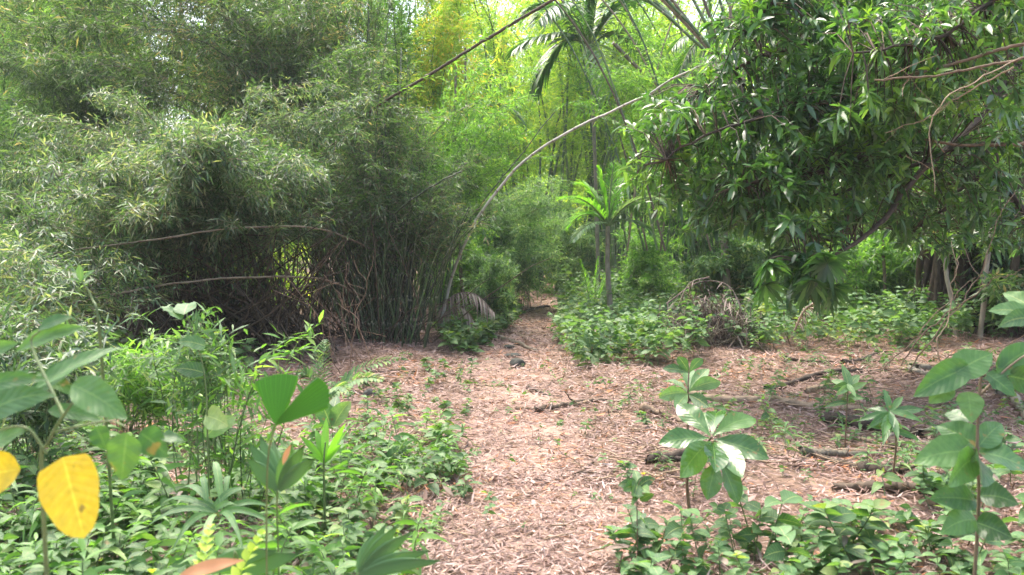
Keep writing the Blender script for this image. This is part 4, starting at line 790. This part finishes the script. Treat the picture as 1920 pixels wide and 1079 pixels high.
cover('ground_cover', 'pale herbs in a band across the back of the clearing', 'ground cover', np.array([q for q in scatter_poly(800, [(1340, 600), (1900, 600), (1950, 665), (1700, 676), (1420, 680), (1340, 672)]) if not (abs(q[0] - at(1330, 600, 12.2)[0]) < .3 and 11.0 < q[1] < 12.8)]), pC, (.45, 1.15), [M['herb_lt'], M['stem']])
cover('ground_cover', 'lower dark herbs behind the back band of the clearing', 'ground cover', scatter_poly(520, [(1400, 570), (1980, 575), (2000, 610), (1420, 605)]), pC, (.8, 1.6), [M['herb'], M['stem']])
cover('ground_cover', 'grassy bamboo seedlings sprinkled over the left carpet', 'ground cover', scatter_poly(420, Lp), pG, (.7, 1.7), [M['bam_mid'], M['stem']])
cover('ground_cover', 'sparse narrow seedlings sprinkled over the right litter', 'ground cover', patchy(150, [(1150, 720), (1800, 690), (1950, 800), (1900, 930), (1500, 980), (1250, 960), (1180, 850)]), pG, (.5, 1.3), [M['herb_lt'], M['stem']])
cover('ground_cover', 'small herbs along the left edge of the path below the clump', 'ground cover', scatter_poly(260, [(830, 640), (860, 615), (900, 600), (960, 575), (985, 590), (960, 615), (930, 640), (900, 668), (850, 672)]), pB, (1.2, 2.6), [M['herb'], M['stem']])
cover('ground_cover', 'far low greenery on both sides of the path bend', 'ground cover', scatter_poly(300, [(1060, 560), (1120, 545), (1500, 525), (1500, 550), (1150, 562)]), pC, (.8, 1.6), [M['herb_lt'], M['stem']])
cover('ground_cover', 'shaded weeds under the left thicket edge', 'ground cover', scatter_poly(420, [(-200, 640), (330, 640), (480, 690), (470, 740), (300, 800), (-200, 800)]), pA, (1.2, 2.8), [M['herb'], M['stem']])
cover('ground_cover', 'weeds on the dark floor behind the fanning clump', 'ground cover', scatter_poly(300, [(200, 560), (640, 560), (600, 600), (200, 610)]), pC, (.6, 1.2), [M['herb'], M['stem']])
cover('ground_cover', 'tiny green sprouts dotted over the litter on both sides of the path', 'ground cover', patchy(330, [(520, 700), (900, 680), (1250, 690), (1900, 680), (1950, 900), (1200, 950), (900, 960), (560, 800)]), pS, (.3, .8), [M['herb'], M['stem']])
cover('ground_cover', 'scattered knee high herbs standing in the litter of the right clearing', 'ground cover', patchy(75, [(1180, 700), (1480, 690), (1900, 690), (1950, 850), (1500, 900), (1250, 860)]), pC, (.25, .6), [M['herb'], M['stem']])
cover('ground_cover', 'scattered small herbs in the litter left of the path', 'ground cover', patchy(60, [(560, 720), (860, 690), (900, 760), (860, 800), (600, 790)]), pB, (.7, 1.5), [M['herb'], M['stem']])
m = MB()
for P_ in (Lp, Rp):
    q = scatter_poly(130, P_); zz = H(q[:, 0], q[:, 1]) + .06 + .10 * rng.random(130); leaves(m, np.stack([q[:, 0], q[:, 1], zz], 1), rng.normal(size=(130, 3)) * [1, 1, .25], .06 + .10 * rng.random(130), .006 + .010 * rng.random(130), rows=5, prof='lance', droop=.2)
tag(m.build('caught_litter', M['dead']), 'dry leaves caught on top of the herbs near the camera', 'dry leaves', kind='stuff')
# single seedlings one can point at
def plant_from(name, label, cat, loc, pr, scale, rot, lm, sm_, group=None):
    th = thing(name, (0, 0, 0), label, cat, group); (v, f4, f3, a, m), (sv, sf4, sf3, sa, s2) = pr
    mb = MB(); mb.add(v, f4, f3 if len(f3) else None, a); mb.build('leaves', M[lm], th); mb = MB(); mb.add(sv, sf4, sf3, sa); mb.build('stem', M[sm_], th)
    th.location = [float(q) for q in loc]; th.scale = (scale,) * 3; th.rotation_euler = (0, 0, rot); return th
P0 = [plant_from('seedling', 'x', 'seedling', (0, 0, 0), pr, 1, 0, lm, 'stem', 'seedlings sprouting from the litter') for pr, lm in ((pS[1], 'herb'), (pS[4], 'herb_lt'), (pA[3], 'herb'), (pB[5], 'herb'))]
used = [False] * 4
seedl = [(928, 735, .9, 2, 'green seedling with upright leaves on the left of the path'), (880, 738, .9, 0, 'flat dark seedling left of the upright one'), (1092, 825, 1.1, 0, 'dark seedling alone on the right half of the path'),
 (1060, 812, .5, 1, 'tiny seedling left of the dark lone one'), (1195, 925, 1.3, 3, 'leafy seedling right of the near path'), (755, 720, .7, 2, 'small seedling on litter in front of the dark clump'), (800, 760, .8, 1, 'small pale seedling behind the left carpet'),
 (1050, 730, 1.0, 2, 'narrow seedling on the right path edge'), (1040, 712, .8, 1, 'pale seedling behind the narrow one on the path edge'), (1140, 745, 1.0, 1, 'pale seedling right of the path stick'), (1165, 790, .9, 2, 'seedling in litter between stick and glossy plant'),
 (1225, 820, 1.2, 3, 'seedling left of the big glossy plant'), (1180, 700, 1.2, 3, 'seedling in front of the leafy herbs'), (1420, 850, 1.0, 2, 'seedling right of the big glossy plant'), (1460, 770, 1.2, 3, 'seedling beside the long brown branch'),
 (1520, 800, 1.3, 3, 'seedling above the stout rotten log'), (1600, 745, 1.4, 2, 'seedling behind the long brown branch'), (1590, 700, 1.3, 0, 'low seedling at the back of the litter clearing'), (1640, 790, 1.2, 1, 'pale seedling beside the stout rotten log'),
 (840, 930, .8, 2, 'seedling at the near left path edge'), (930, 960, .7, 0, 'small dark seedling on the near left path'), (905, 1000, .8, 1, 'pale seedling low at the near left path edge'), (990, 1010, .4, 1, 'tiny seedling in the near middle of the path'),
 (640, 760, .9, 2, 'seedling beside the fern by the litter'), (700, 790, 1.0, 3, 'seedling at the top of the left carpet'), (1380, 710, 1.1, 1, 'pale seedling in front of the brush pile'), (1470, 700, .9, 0, 'dark seedling in the middle of the clearing'), (1560, 860, 1.1, 2, 'seedling below the stout rotten log'),
 (1480, 900, 1.0, 0, 'dark seedling above the bottom right herbs'), (1335, 900, .8, 1, 'seedling under the big glossy plant'), (960, 770, .4, 1, 'tiny sprout in mid path beyond the stick'), (1000, 700, .4, 0, 'tiny sprout right of the dark stone'), (870, 690, .6, 1, 'sprout at the foot of the dark clump'), (770, 690, .7, 3, 'sprout left of the clump foot')]
for (px, py, s, k, lab) in seedl:
    c = gp(px, py); loc = (c[0], c[1], float(H(c[0], c[1])) + .005)
    if not used[k]: used[k] = True; t_ = P0[k]; t_.location = [float(q) for q in loc]; t_.rotation_euler = (0, 0, rng.random() * 6); t_.scale = (s,) * 3; t_['label'] = lab
    else: dup(P0[k], loc, rng.random() * 6, s, lab)

# ------------------------------------------------------------------ foreground plants, leaf by leaf
def bigleaf(mb, b, t, W, droop=.15, fold=.2, prof='ovate', face=None, rows=14, wave=.10, tint=None, mat=0, cols=5):
    b = np.array(b); t = np.array(t); L = np.linalg.norm(t - b); t = t + np.array([0, 0, droop * L]); D = t - b
    L = np.linalg.norm(D); N = np.array([0, -.6, .8]) if face is None else np.array(face, float)
    leaves(mb, b[None], D[None], L, W, N=N, droop=droop, fold=fold * (.4 + 1.8 * rng.random()),  prof=prof, rows=rows, cols=cols, wave=wave, mat=mat, tint=tint)
def leafy(name, label, cat, base, stems, lv, lm, sm_='stem', group=None, extra=None, droop=.12):
    """stems: list of (pts, r); lv: list of (bpx,bpy,tpx,tpy,d,dd,widthpx[,prof[,face]])"""
    th = thing(name, base, label, cat, group); s = MB()
    for pts, r in stems: p = poly([at(*q) if isinstance(q, tuple) else np.array(q) for q in pts], 16); tube(s, p, np.linspace(r, r * .5, len(p)), 6, tint=.6)
    if s.n: s.build('stem', M[sm_], th)
    if len({(q[0], q[1]) for q in lv}) == 1 and 'strap' not in name:      # a rosette: add a lower, looser tier on the stem
        lv = list(lv) + [(q[0] + 2, q[1] + abs(q[2] - q[0]) * .15 + 16, q[0] - (q[2] - q[0]) * .85 + 7 * rng.normal(), q[1] + 22 + abs(q[3] - q[1]) * .5 + 6 * rng.normal(), q[4], q[5] - .05, q[6] * .9) + tuple(q[7:]) for q in lv[::2]]
        lv = [(q[0] + rng.normal() * 2, q[1] + rng.normal() * 4, q[2] + rng.normal() * 5, q[3] + rng.normal() * 6) + tuple(q[4:6]) + (q[6] * (.75 + .5 * rng.random()),) + tuple(q[7:]) for q in lv]
    for q in lv:
        x0, y0, x1, y1, d, dd, w = q[:7]; prof = q[7] if len(q) > 7 and q[7] else 'ovate'; face = q[8] if len(q) > 8 else None
        m = MB(); bigleaf(m, at(x0, y0, d), at(x1, y1, d + dd), w * (.49 if prof == 'obov' else .52) / FPX * d, prof=prof, face=None if face is None else np.array(face) + rng.normal(size=3) * .22, droop=droop + .18 * rng.random(), tint=rng.random()); m.build('leaf', M[lm], th)
    if extra: extra(th)
    return th
def gb(px, d): x = at(px, 470, d)[0]; return np.array([x, d, float(H(x, d))])
UP = (0, -.9, .5); TOP = (0, -.25, 1)
b = gb(95, 1.9)
def yel(th):
    m = MB(); bigleaf(m, at(118, 858, 1.78), at(158, 1010, 1.74), 62 / FPX * 1.76, droop=.03, prof='strap', face=(-.1, -1, .15), wave=.03, fold=.10, rows=16, tint=.5)
    o = m.build('yellow_leaf', M['yellow'], th); o['label'] = 'broad yellow leaf hanging down with brown specks'
    m = MB(); bigleaf(m, at(38, 880, 1.9), at(-70, 905, 1.9), 40 / FPX * 1.9, droop=.1, prof='ovate', face=(0, -1, .3), tint=.4)
    o = m.build('yellow_leaf', M['yellow'], th); o['label'] = 'yellow leaf cut by the left picture edge'
leafy('broad_leaf_plant', 'large leaved plant at the left edge carrying a hanging yellow leaf', 'plant', b,
      [([b, at(80, 930, 1.9), at(90, 830, 1.9), at(150, 735, 1.9)], .006), ([at(88, 850, 1.9), at(40, 800, 1.9), at(-60, 830, 1.9)], .004), ([at(120, 780, 1.9), at(60, 650, 2.0), at(75, 620, 2)], .004),
       ([at(100, 810, 1.9), at(200, 790, 1.85), at(235, 800, 1.8)], .003)],
      [(135, 722, 243, 790, 1.8, -.05, 62, 'ovate', UP), (238, 812, 228, 905, 1.8, 0, 62, 'ovate', (0, -1, .1)), (262, 812, 318, 862, 1.85, 0, 52, 'ovate', UP), (300, 822, 345, 826, 1.85, .02, 30),
       (60, 735, 235, 645, 2.0, .1, 44, 'lance', UP), (40, 770, 200, 640, 2.05, .1, 40, 'lance', UP), (30, 660, 170, 608, 2.1, 0, 34, 'lance', UP), (70, 620, 140, 590, 2.1, 0, 26, 'lance', UP), (-60, 800, 115, 725, 1.9, -.05, 60, 'lance', UP),
       (-70, 770, 60, 690, 2, 0, 40, 'lance', UP), (-60, 680, 40, 640, 2, 0, 34, 'lance', UP), (-60, 740, 100, 705, 1.8, 0, 34, 'lance', UP), (180, 800, 200, 850, 1.9, 0, 36, 'ovate', UP), (-40, 850, 60, 800, 1.9, 0, 40, 'ovate', UP), (90, 770, 195, 790, 2, 0, 30, 'ovate', UP), (70, 700, 150, 750, 2.1, 0, 30, 'lance', UP)], 'broad', extra=yel)
b = gb(205, 3.6)
leafy('seedling', 'slender pale seedling rising at the left with a tuft of narrow leaves on top', 'seedling', b, [([b, at(188, 640, 3.3), at(172, 560, 3.3), at(153, 528, 3.3)], .007)],
      [(153, 530, 148, 492, 3.3, 0, 14, 'lance', UP), (153, 528, 178, 506, 3.3, -.05, 12, 'lance', UP), (153, 530, 122, 524, 3.3, -.05, 10, 'lance'), (154, 532, 132, 508, 3.3, .05, 9, 'lance'), (156, 534, 180, 522, 3.3, .05, 9, 'lance')], 'herb_lt')
# bilobed palm seedlings with pleated blades
def lobe(mb, b, t, W, pleats=9, skew=0., face=(0, -1, .35), cut=.0, droop=.05, taper=False):
    b = np.array(b); t = np.array(t); D = t - b; L = np.linalg.norm(D); D = D / L; S = unit(np.cross(D, np.array(face, float))); U = np.cross(S, D)
    rows = 14; cols = pleats * 2 + 1; T = np.linspace(0, 1, rows)[:, None]; s = np.linspace(-1, 1, cols)[None]
    w = W * (T ** .75) * (1 - .12 * T ** 6) if not taper else W * np.sin(np.pi * np.clip(.04 + .9 * T, 0, 1) ** .85) ** .9; zig = ((np.arange(cols) % 2) * 2 - 1)[None] * W / pleats * .55 * T ** .6
    ln = L * T * (1 - .10 * s ** 2 * T - skew * s * T * .5)
    v = b + D * ln[..., None] + S * (w * s)[..., None] + U * (zig + .10 * W * s ** 2 * T)[..., None]; v[..., 2] -= droop * L * T ** 2
    a = np.zeros((rows, cols, 3)); a[..., 0] = s; a[..., 1] = T; a[..., 2] = .5; i, j = np.meshgrid(np.arange(rows - 1), np.arange(cols - 1), indexing='ij'); q = (i * cols + j).ravel()
    mb.add(v, f4=np.stack([q, q + 1, q + cols + 1, q + cols], 1), a=a)
def lobed(name, label, base, stem, lobes, mt, r=.004, group='palm seedlings in the foreground'):
    th = thing(name, base, label, 'palm seedling', group); s = MB(); p = poly(stem, 14); tube(s, p, np.linspace(r, r * .6, len(p)), 6, tint=.7); s.build('stalk', M['stem'], th)
    for lb in lobes: m = MB(); lobe(m, *lb[:3], **(lb[3] if len(lb) > 3 else {})); m.build('leaf_lobe', M[mt], th)
d = 2.3; k = d / FPX; b = gb(492, 2.45)
lobed('palm_seedling', 'bright green two lobed palm leaf on a thin stalk', b, [b, at(500, 920, 2.35), at(515, 795, 2.3)],
      [(at(517, 797, d), at(520, 697, d + .03), 46 * k, dict(skew=-.10, pleats=8)), (at(517, 797, d), at(616, 722, d - .03), 34 * k, dict(skew=.1, pleats=7))], 'lobe')
d = 2.6; k = d / FPX; b = gb(520, 2.9)
lobed('palm_seedling', 'dull green palm seedling with wide drooping lobes below the bright one', b, [b, at(520, 980, 2.75), at(520, 918, 2.6)],
      [(at(522, 920, d), at(x, y, d + e), 15 * k, dict(face=(.1 * e, -1, .5), taper=True, pleats=3, droop=.12)) for x, y, e in [(462, 846, 0), (468, 815, .05), (488, 800, .08), (512, 812, .1), (548, 815, -.02), (572, 818, -.05), (592, 842, -.08)]], 'lobe_dull')
d = 2.5; k = d / FPX; b = gb(680, 2.6)
lobed('palm_seedling', 'pleated pale palm leaf fanning out at the bottom left of the path', b, [b, at(668, 1120, 2.5), at(672, 1075, 2.5)],
      [(at(672, 1080, d), at(x, y, d + e), 14 * k, dict(taper=True, pleats=3, droop=.14)) for x, y, e in [(700, 985, .05), (724, 965, .03), (748, 962, 0), (772, 975, -.02), (806, 1008, -.05), (826, 1025, -.08)]], 'lobe_dull')
d = 2.5; k = d / FPX; b = gb(470, 2.55)
lobed('palm_seedling', 'broad low palm leaf pointing right at the bottom left', b, [b, at(440, 1060, 2.5), at(450, 1050, 2.5)], [(at(380, 1075, d), at(520, 1000, d), 18 * k, dict(pleats=6, taper=True, droop=.2)), (at(450, 1080, d), at(560, 1012, d), 18 * k, dict(pleats=6, taper=True, droop=.2))], 'lobe_dull')
b = gb(395, 3.3); d = 3.2
leafy('strap_leaf_plant', 'rosette of long strap leaves low at the left below the bright two lobed leaf', 'plant', b, [],
      [(400 + 8 * rng.normal(), 965, x, y, d, dd, w, 'lance', UP) for (x, y, dd, w) in [(255, 975, -.1, 13), (290, 925, .1, 12), (330, 890, .2, 13), (372, 850, .2, 13), (398, 820, .2, 14), (430, 850, .2, 13), (480, 890, .1, 13), (530, 940, .1, 13), (545, 990, -.1, 13), (465, 1030, -.3, 13), (310, 1030, -.3, 13), (370, 1040, -.3, 12), (350, 930, 0, 12), (450, 930, 0, 12)]], 'herb_lt', droop=.45)
b = gb(605, 4.3); d = 4.2
leafy('strap_leaf_plant', 'bright green tuft of strap leaves right of the two lobed leaf', 'plant', b, [([b, at(607, 880, d), at(610, 830, d)], .008)],
      [(608, 870, x, y, d, dd, w, 'lance', UP) for (x, y, dd, w) in [(560, 812, 0, 12), (590, 795, .1, 14), (612, 775, .1, 14), (650, 785, 0, 16), (642, 830, -.1, 12), (575, 850, -.1, 12), (655, 800, .1, 10)]], 'palm_lt')
# ferns (pinnate)
def fern(label, base, tips, L, W, m_, rise=.1, n=18, name='fern', start=.2, up=(0, -.7, .7)):
    th = thing(name, base, label, 'fern', 'ferns in the undergrowth')
    for t in tips:
        mb = MB(); c = base + (t - base) * .45 + np.array([0, 0, rise]); frond(mb, bez(base, c, t, 14), L, W, n=n, hang=.15, start=start, ang=1.15, tr=.003, up=up); mb.build('frond', M[m_], th)
b = gb(600, 7.6); fern('green fern with neat opposite leaflets in front of the dark clump', b, [at(742, 675, 7.2), at(716, 712, 7), at(590, 655, 7.6), at(655, 735, 6.8), at(560, 700, 7.4), at(610, 640, 7.9)], .12, .018, 'herb_lt', rise=.25)
b = gb(300, 2.3); b2 = at(330, 1075, 2.35); fern('yellowish fern frond low at the bottom left', b2 * [1, 1, 0] + [0, 0, float(H(b2[0], b2[1]))], [at(490, 1003, 2.45), at(285, 1075, 2.25), at(395, 990, 2.7)], .06, .013, 'fernyel', rise=.16, start=.3)
b = gb(700, 5.4); fern('small fern inside the left carpet', b, [at(640, 860, 5.2), at(760, 840, 5.3), at(720, 900, 5)], .07, .014, 'herb', rise=.1)
# young bamboo at left
def youngb(label, px, d, gr, lm, **k):
    p = at(px, 470, d); a = dict(cr=(.003, .005), t0=.25, dens=22, bl=.22, leafL=.11, leafW=.009, nleaf=6, droop=.4, arch=.15, sides=5, twigs=True, maxstem=30, rows=4); a.update(k)
    clump('young_bamboo', label, 'bamboo', (p[0], d), .15, gr, M[lm], M['stem'], group='young bamboo in the left undergrowth', **a)
youngb('young bamboo with fresh leaf tufts in the left middle', 380, 4.6, [(10, 250, 480, 575, 690, 4.2, 4.8), (4, 280, 430, 600, 660, 4.2, 4.6)], 'herb_lt', dens=15, t0=.5)
youngb('young bamboo shoot reaching right toward the litter', 420, 4.4, [(3, 500, 610, 610, 640, 4.2, 4.4), (5, 400, 520, 650, 740, 4.1, 4.5)], 'bam_mid', dens=12)
youngb('young bamboo bushy at the left edge below the sprays', 60, 5.2, [(18, -60, 260, 600, 760, 4.4, 5.4)], 'bam_grey')
youngb('young bamboo tangle in front of the dark hollow', 250, 6.5, [(22, 180, 480, 640, 780, 5.6, 6.8)], 'bam_mid', leafL=.12)
b = gb(385, 3.8); d = 3.7
leafy('broad_leaf_plant', 'thin stemmed plant with two pale heart leaves left of centre', 'plant', b, [([b, at(390, 850, d), at(383, 700, d), at(350, 590, d)], .005)],
      [(340, 600, 298, 572, d, 0, 34, 'heart', TOP), (345, 590, 356, 565, d, .15, 40, 'heart', UP), (385, 650, 330, 640, d, -.1, 30, 'heart', UP), (385, 780, 430, 800, d, -.1, 44, 'ovate', UP), (385, 820, 445, 775, d, .1, 36, 'ovate', UP), (385, 700, 325, 690, d, 0, 30, 'ovate', UP)], 'herb_lt')
b = gb(625, 5.6); leafy('broad_leaf_plant', 'pale oval leaves just behind the two lobed leaf', 'plant', b, [([b, at(622, 800, 5.4)], .004)], [(620, 800, 598, 745, 5.4, 0, 34, 'ovate', UP), (625, 800, 660, 745, 5.4, 0, 34, 'ovate', UP), (622, 790, 632, 740, 5.4, .2, 26, 'ovate', UP)], 'herb_lt')
# dry leaves caught in the foreground
for (x0, y0, x1, y1, d, wp, lab) in [(330, 1085, 462, 1048, 2.2, 26, 'long pinkish dry leaf at the bottom left edge'), (530, 872, 546, 832, 2.5, 11, 'orange dry leaf resting on the dull palm seedling'), (1424, 683, 1432, 668, 10.8, 10, 'orange dry leaf standing out on the clearing litter')]:
    m = MB(); bigleaf(m, at(x0, y0, d), at(x1, y1, d), wp / 2 / FPX * d, prof='lance', face=UP, tint=.6); o = m.build('dry_leaf', M['orange'], loc=tuple(float(q) for q in at(x0, y0, d))); tag(o, lab, 'dry leaf')
# --- glossy whorled plants right of the path
b = gb(1385, 4.75)
b = np.array([at(1300, 470, 4.6)[0], 4.6, 0]); b[2] = float(H(b[0], 4.6)); d = 4.2
leafy('whorled_plant', 'big glossy plant with a whorl of broad leaves on the right litter', 'plant', b, [([b, at(1290, 880, 4.45), at(1335, 820, 4.2)], .011)],
      [(1332, 818, 1268, 755, d, .2, 44, 'obov', UP), (1335, 815, 1348, 765, d, .3, 40, 'obov', UP), (1337, 818, 1422, 778, d, .1, 44, 'obov', UP), (1330, 822, 1232, 832, d, -.02, 46, 'obov', UP), (1338, 824, 1446, 862, d, -.15, 46, 'obov', UP),
       (1333, 828, 1272, 900, d, -.25, 50, 'obov', UP), (1337, 830, 1342, 888, d, -.3, 48, 'obov', UP), (1338, 828, 1395, 900, d, -.3, 46, 'obov', UP), (1345, 862, 1325, 945, d - .1, -.05, 42, 'obov', (-.3, -1, .2)), (1350, 862, 1385, 952, d - .1, -.05, 44, 'obov', (.3, -1, .2)), (1330, 815, 1300, 772, d + .1, .25, 36, 'obov', UP)], 'whorl', 'stembr')
d = 5.2; b = gb(1290, 5.4)
leafy('whorled_plant', 'smaller whorled plant behind the big glossy one', 'plant', b, [([b, at(1290, 790, 5.3), at(1290, 735, d), at(1292, 690, d)], .008)],
      [(1290, 738, 1232, 745, d, -.1, 28, 'obov', UP), (1290, 735, 1355, 712, d, 0, 30, 'obov', UP), (1290, 735, 1240, 712, d, .15, 26, 'obov', UP), (1292, 732, 1330, 690, d, .1, 26, 'obov', UP), (1290, 740, 1330, 765, d, -.2, 26, 'obov', UP), (1290, 740, 1265, 768, d, -.2, 24, 'obov', UP),
       (1292, 700, 1270, 665, d, 0, 20, 'obov', UP), (1292, 700, 1318, 668, d, 0, 20, 'obov', UP), (1292, 700, 1240, 690, d, 0, 20, 'obov', UP), (1292, 735, 1290, 685, d, .2, 26, 'obov', UP)], 'herb_lt', 'stembr')
b = gb(1110, 10.8); d = 10.8
leafy('whorled_plant', 'leafy rosette plant on the right path edge in front of the herbs', 'plant', b, [([b, at(1110, 680, d), at(1110, 650, d)], .014)],
      [(1110, 662, x, y, d, dd, w, 'lance', UP) for (x, y, dd, w) in [(1062, 650, 0, 13), (1080, 628, .1, 14), (1102, 615, .15, 14), (1125, 618, .1, 14), (1150, 638, 0, 14), (1158, 660, 0, 13), (1145, 680, -.2, 14), (1115, 695, -.25, 14), (1085, 690, -.2, 14), (1065, 672, -.1, 13), (1090, 640, .2, 12), (1135, 645, .2, 12)]], 'herb', 'stembr')
# --- oval leaved plants at the right edge
d = 2.9; b = gb(1835, 3.0)
leafy('broad_leaf_plant', 'tall plant with large oval leaves at the right edge', 'plant', b, [([b, at(1835, 950, 2.95), at(1832, 850, d), at(1838, 720, d), at(1850, 680, d)], .007), ([at(1838, 740, d), at(1890, 690, d), at(1960, 640, d)], .005)],
      [(1820, 690, 1708, 748, d, 0, 56, 'ovate', UP), (1790, 700, 1862, 662, d, 0, 60, 'ovate', UP), (1815, 735, 1822, 800, d, -.05, 46, 'ovate', UP), (1850, 700, 1905, 745, d, -.05, 46, 'ovate', UP), (1830, 850, 1705, 868, d, -.05, 66, 'ovate', UP), (1832, 838, 1755, 795, d, .1, 56, 'ovate', UP),
       (1835, 838, 1880, 792, d, .1, 46, 'ovate', UP), (1835, 848, 1945, 890, d, -.05, 68, 'ovate', UP), (1830, 860, 1775, 915, d, -.2, 56, 'ovate', UP), (1836, 860, 1842, 915, d, -.2, 56, 'ovate', UP), (1830, 940, 1740, 935, d, -.1, 50, 'ovate', UP), (1838, 930, 1915, 945, d, -.1, 50, 'ovate', UP),
       (1870, 700, 1960, 640, d, .05, 50, 'ovate', UP), (1890, 705, 1970, 730, d, -.05, 50, 'ovate', UP), (1870, 690, 1900, 655, d, .1, 30, 'ovate', UP), (1785, 720, 1740, 760, d, 0, 44, 'ovate', UP), (1820, 790, 1770, 772, d + .2, .1, 40, 'ovate', UP), (1830, 980, 1900, 1010, d, -.1, 50, 'ovate', UP), (1830, 975, 1760, 1000, d, -.1, 50, 'ovate', UP)], 'broad', 'stembr')
d = 3.2; b = gb(1960, 3.2)
leafy('broad_leaf_plant', 'pale leaved plant cut by the right edge above the oval leaved one', 'plant', b, [([b, at(1960, 700, d), at(1935, 580, d)], .006)],
      [(1935, 590, 1850, 582, d, 0, 38, 'ovate', UP), (1940, 580, 1880, 548, d, .1, 36, 'ovate', UP), (1940, 600, 1868, 612, d, -.1, 36, 'ovate', UP), (1930, 590, 1990, 560, d, 0, 40, 'ovate', UP)], 'herb_lt', 'stembr')
d = 4.6; b = gb(1680, 4.9)
leafy('broad_leaf_plant', 'bluish green plant with drooping leaves beside the stout rotten log', 'plant', b, [([b, at(1680, 830, 4.7), at(1670, 770, d)], .007)],
      [(1670, 775, x, y, d, dd, w, 'lance', UP) for (x, y, dd, w) in [(1610, 790, 0, 16), (1625, 760, .1, 16), (1660, 735, .1, 16), (1700, 740, .1, 16), (1735, 765, 0, 16), (1730, 795, -.1, 16), (1690, 830, -.2, 16), (1650, 830, -.2, 18), (1620, 815, -.1, 16)]], 'broad', 'stembr')
d = 5.8; b = gb(1590, 6.0)
leafy('broad_leaf_plant', 'small pale plant above the thin long branch in the clearing', 'plant', b, [([b, at(1590, 730, d)], .006)],
      [(1590, 728, x, y, d, dd, w, 'ovate', UP) for (x, y, dd, w) in [(1550, 735, 0, 14), (1560, 712, .1, 14), (1585, 700, .1, 14), (1615, 705, .1, 14), (1635, 722, 0, 14), (1610, 745, -.1, 14), (1570, 750, -.1, 14)]], 'herb_lt', 'stembr')
d = 3.6; b = gb(1200, 3.95)
def fl(th):
    m = MB(); c = at(1207, 890, 3.8)
    for j in range(5): a = j * 1.256; leaves(m, c[None], np.array([[math.cos(a), math.sin(a) * .6, .5]]), .014, .005, rows=4, prof='obov', droop=.1)
    o = m.build('flower', M['yellow'], th); o['label'] = 'tiny yellow flower'
leafy('broad_leaf_plant', 'low plant with one tiny yellow flower at the right edge of the near path', 'plant', b, [([b, at(1195, 925, 3.85), at(1207, 892, 3.8)], .003)],
      [(1195, 915, x, y, 3.85, dd, w, 'ovate', UP) for (x, y, dd, w) in [(1160, 905, 0, 20), (1172, 890, .1, 20), (1200, 885, .1, 20), (1228, 898, 0, 22), (1218, 925, -.1, 24), (1190, 945, -.15, 24), (1165, 925, -.1, 20)]], 'herb', 'stembr', extra=fl)
# bigger individual herbs rising from the bottom right carpet
for (px, py, s, lab) in [(1290, 1040, 2.0, 'pale herb rising at the bottom right of the path'), (1420, 1010, 2.2, 'broad herb in the middle of the bottom right carpet'), (1560, 1000, 2.3, 'broad herb left of the oval leaved plant'), (1640, 1060, 2.4, 'large herb at the bottom edge right of centre'), (1900, 1060, 2.5, 'large herb in the bottom right corner'), (1480, 1070, 2.0, 'herb at the bottom edge by the right carpet'), (1745, 1040, 2.3, 'herb below the oval leaved plant')]:
    c = gp(px, py + 60); dup(P0[1] if s < 2.25 else P0[3], (c[0], c[1], float(H(c[0], c[1]))), rng.random() * 6, s, lab, 'large herbs in the right carpet')
for (px, py, s, lab) in [(250, 1000, 2.2, 'dark herb in the left carpet beside the yellow leaf'), (610, 1000, 1.8, 'herb left of the pale pleated leaf'), (740, 900, 1.5, 'herb in the middle of the left carpet'), (850, 870, 1.4, 'herb at the right tip of the left carpet'), (600, 930, 1.6, 'herb right of the dull palm seedling'), (330, 930, 1.8, 'herb above the strap leaf rosette')]:
    c = gp(px, py + 40); dup(P0[2], (c[0], c[1], float(H(c[0], c[1]))), rng.random() * 6, s, lab, 'larger herbs in the left carpet')
for k in range(4):
    pass

# ------------------------------------------------------------------ air volume added to imitate overexposure glow and lift far shadows
me = bpy.data.meshes.new('glow_haze'); x0, x1, y0, y1, z0, z1 = -305, 305, -65, 405, -1.5, 32
me.from_pydata([(x, y, z) for z in (z0, z1) for x, y in ((x0, y0), (x1, y0), (x1, y1), (x0, y1))], [], [(3, 2, 1, 0), (4, 5, 6, 7), (0, 1, 5, 4), (1, 2, 6, 5), (2, 3, 7, 6), (3, 0, 4, 7)])
hm = bpy.data.materials.new('glow_haze_air'); hm.use_nodes = True; t = hm.node_tree; t.nodes.remove(t.nodes['Principled BSDF']); pv = t.nodes.new('ShaderNodeVolumePrincipled')
pv.inputs['Color'].default_value = (.95, .98, .96, 1); pv.inputs['Density'].default_value = .0010; t.links.new(pv.outputs[0], t.nodes['Material Output'].inputs['Volume'])
me.materials.append(hm); ho = bpy.data.objects.new('glow_haze', me); C.objects.link(ho); tag(ho, 'added thin pale air imitating the overexposed glow over the far bamboo', 'glow_haze', kind='stuff')
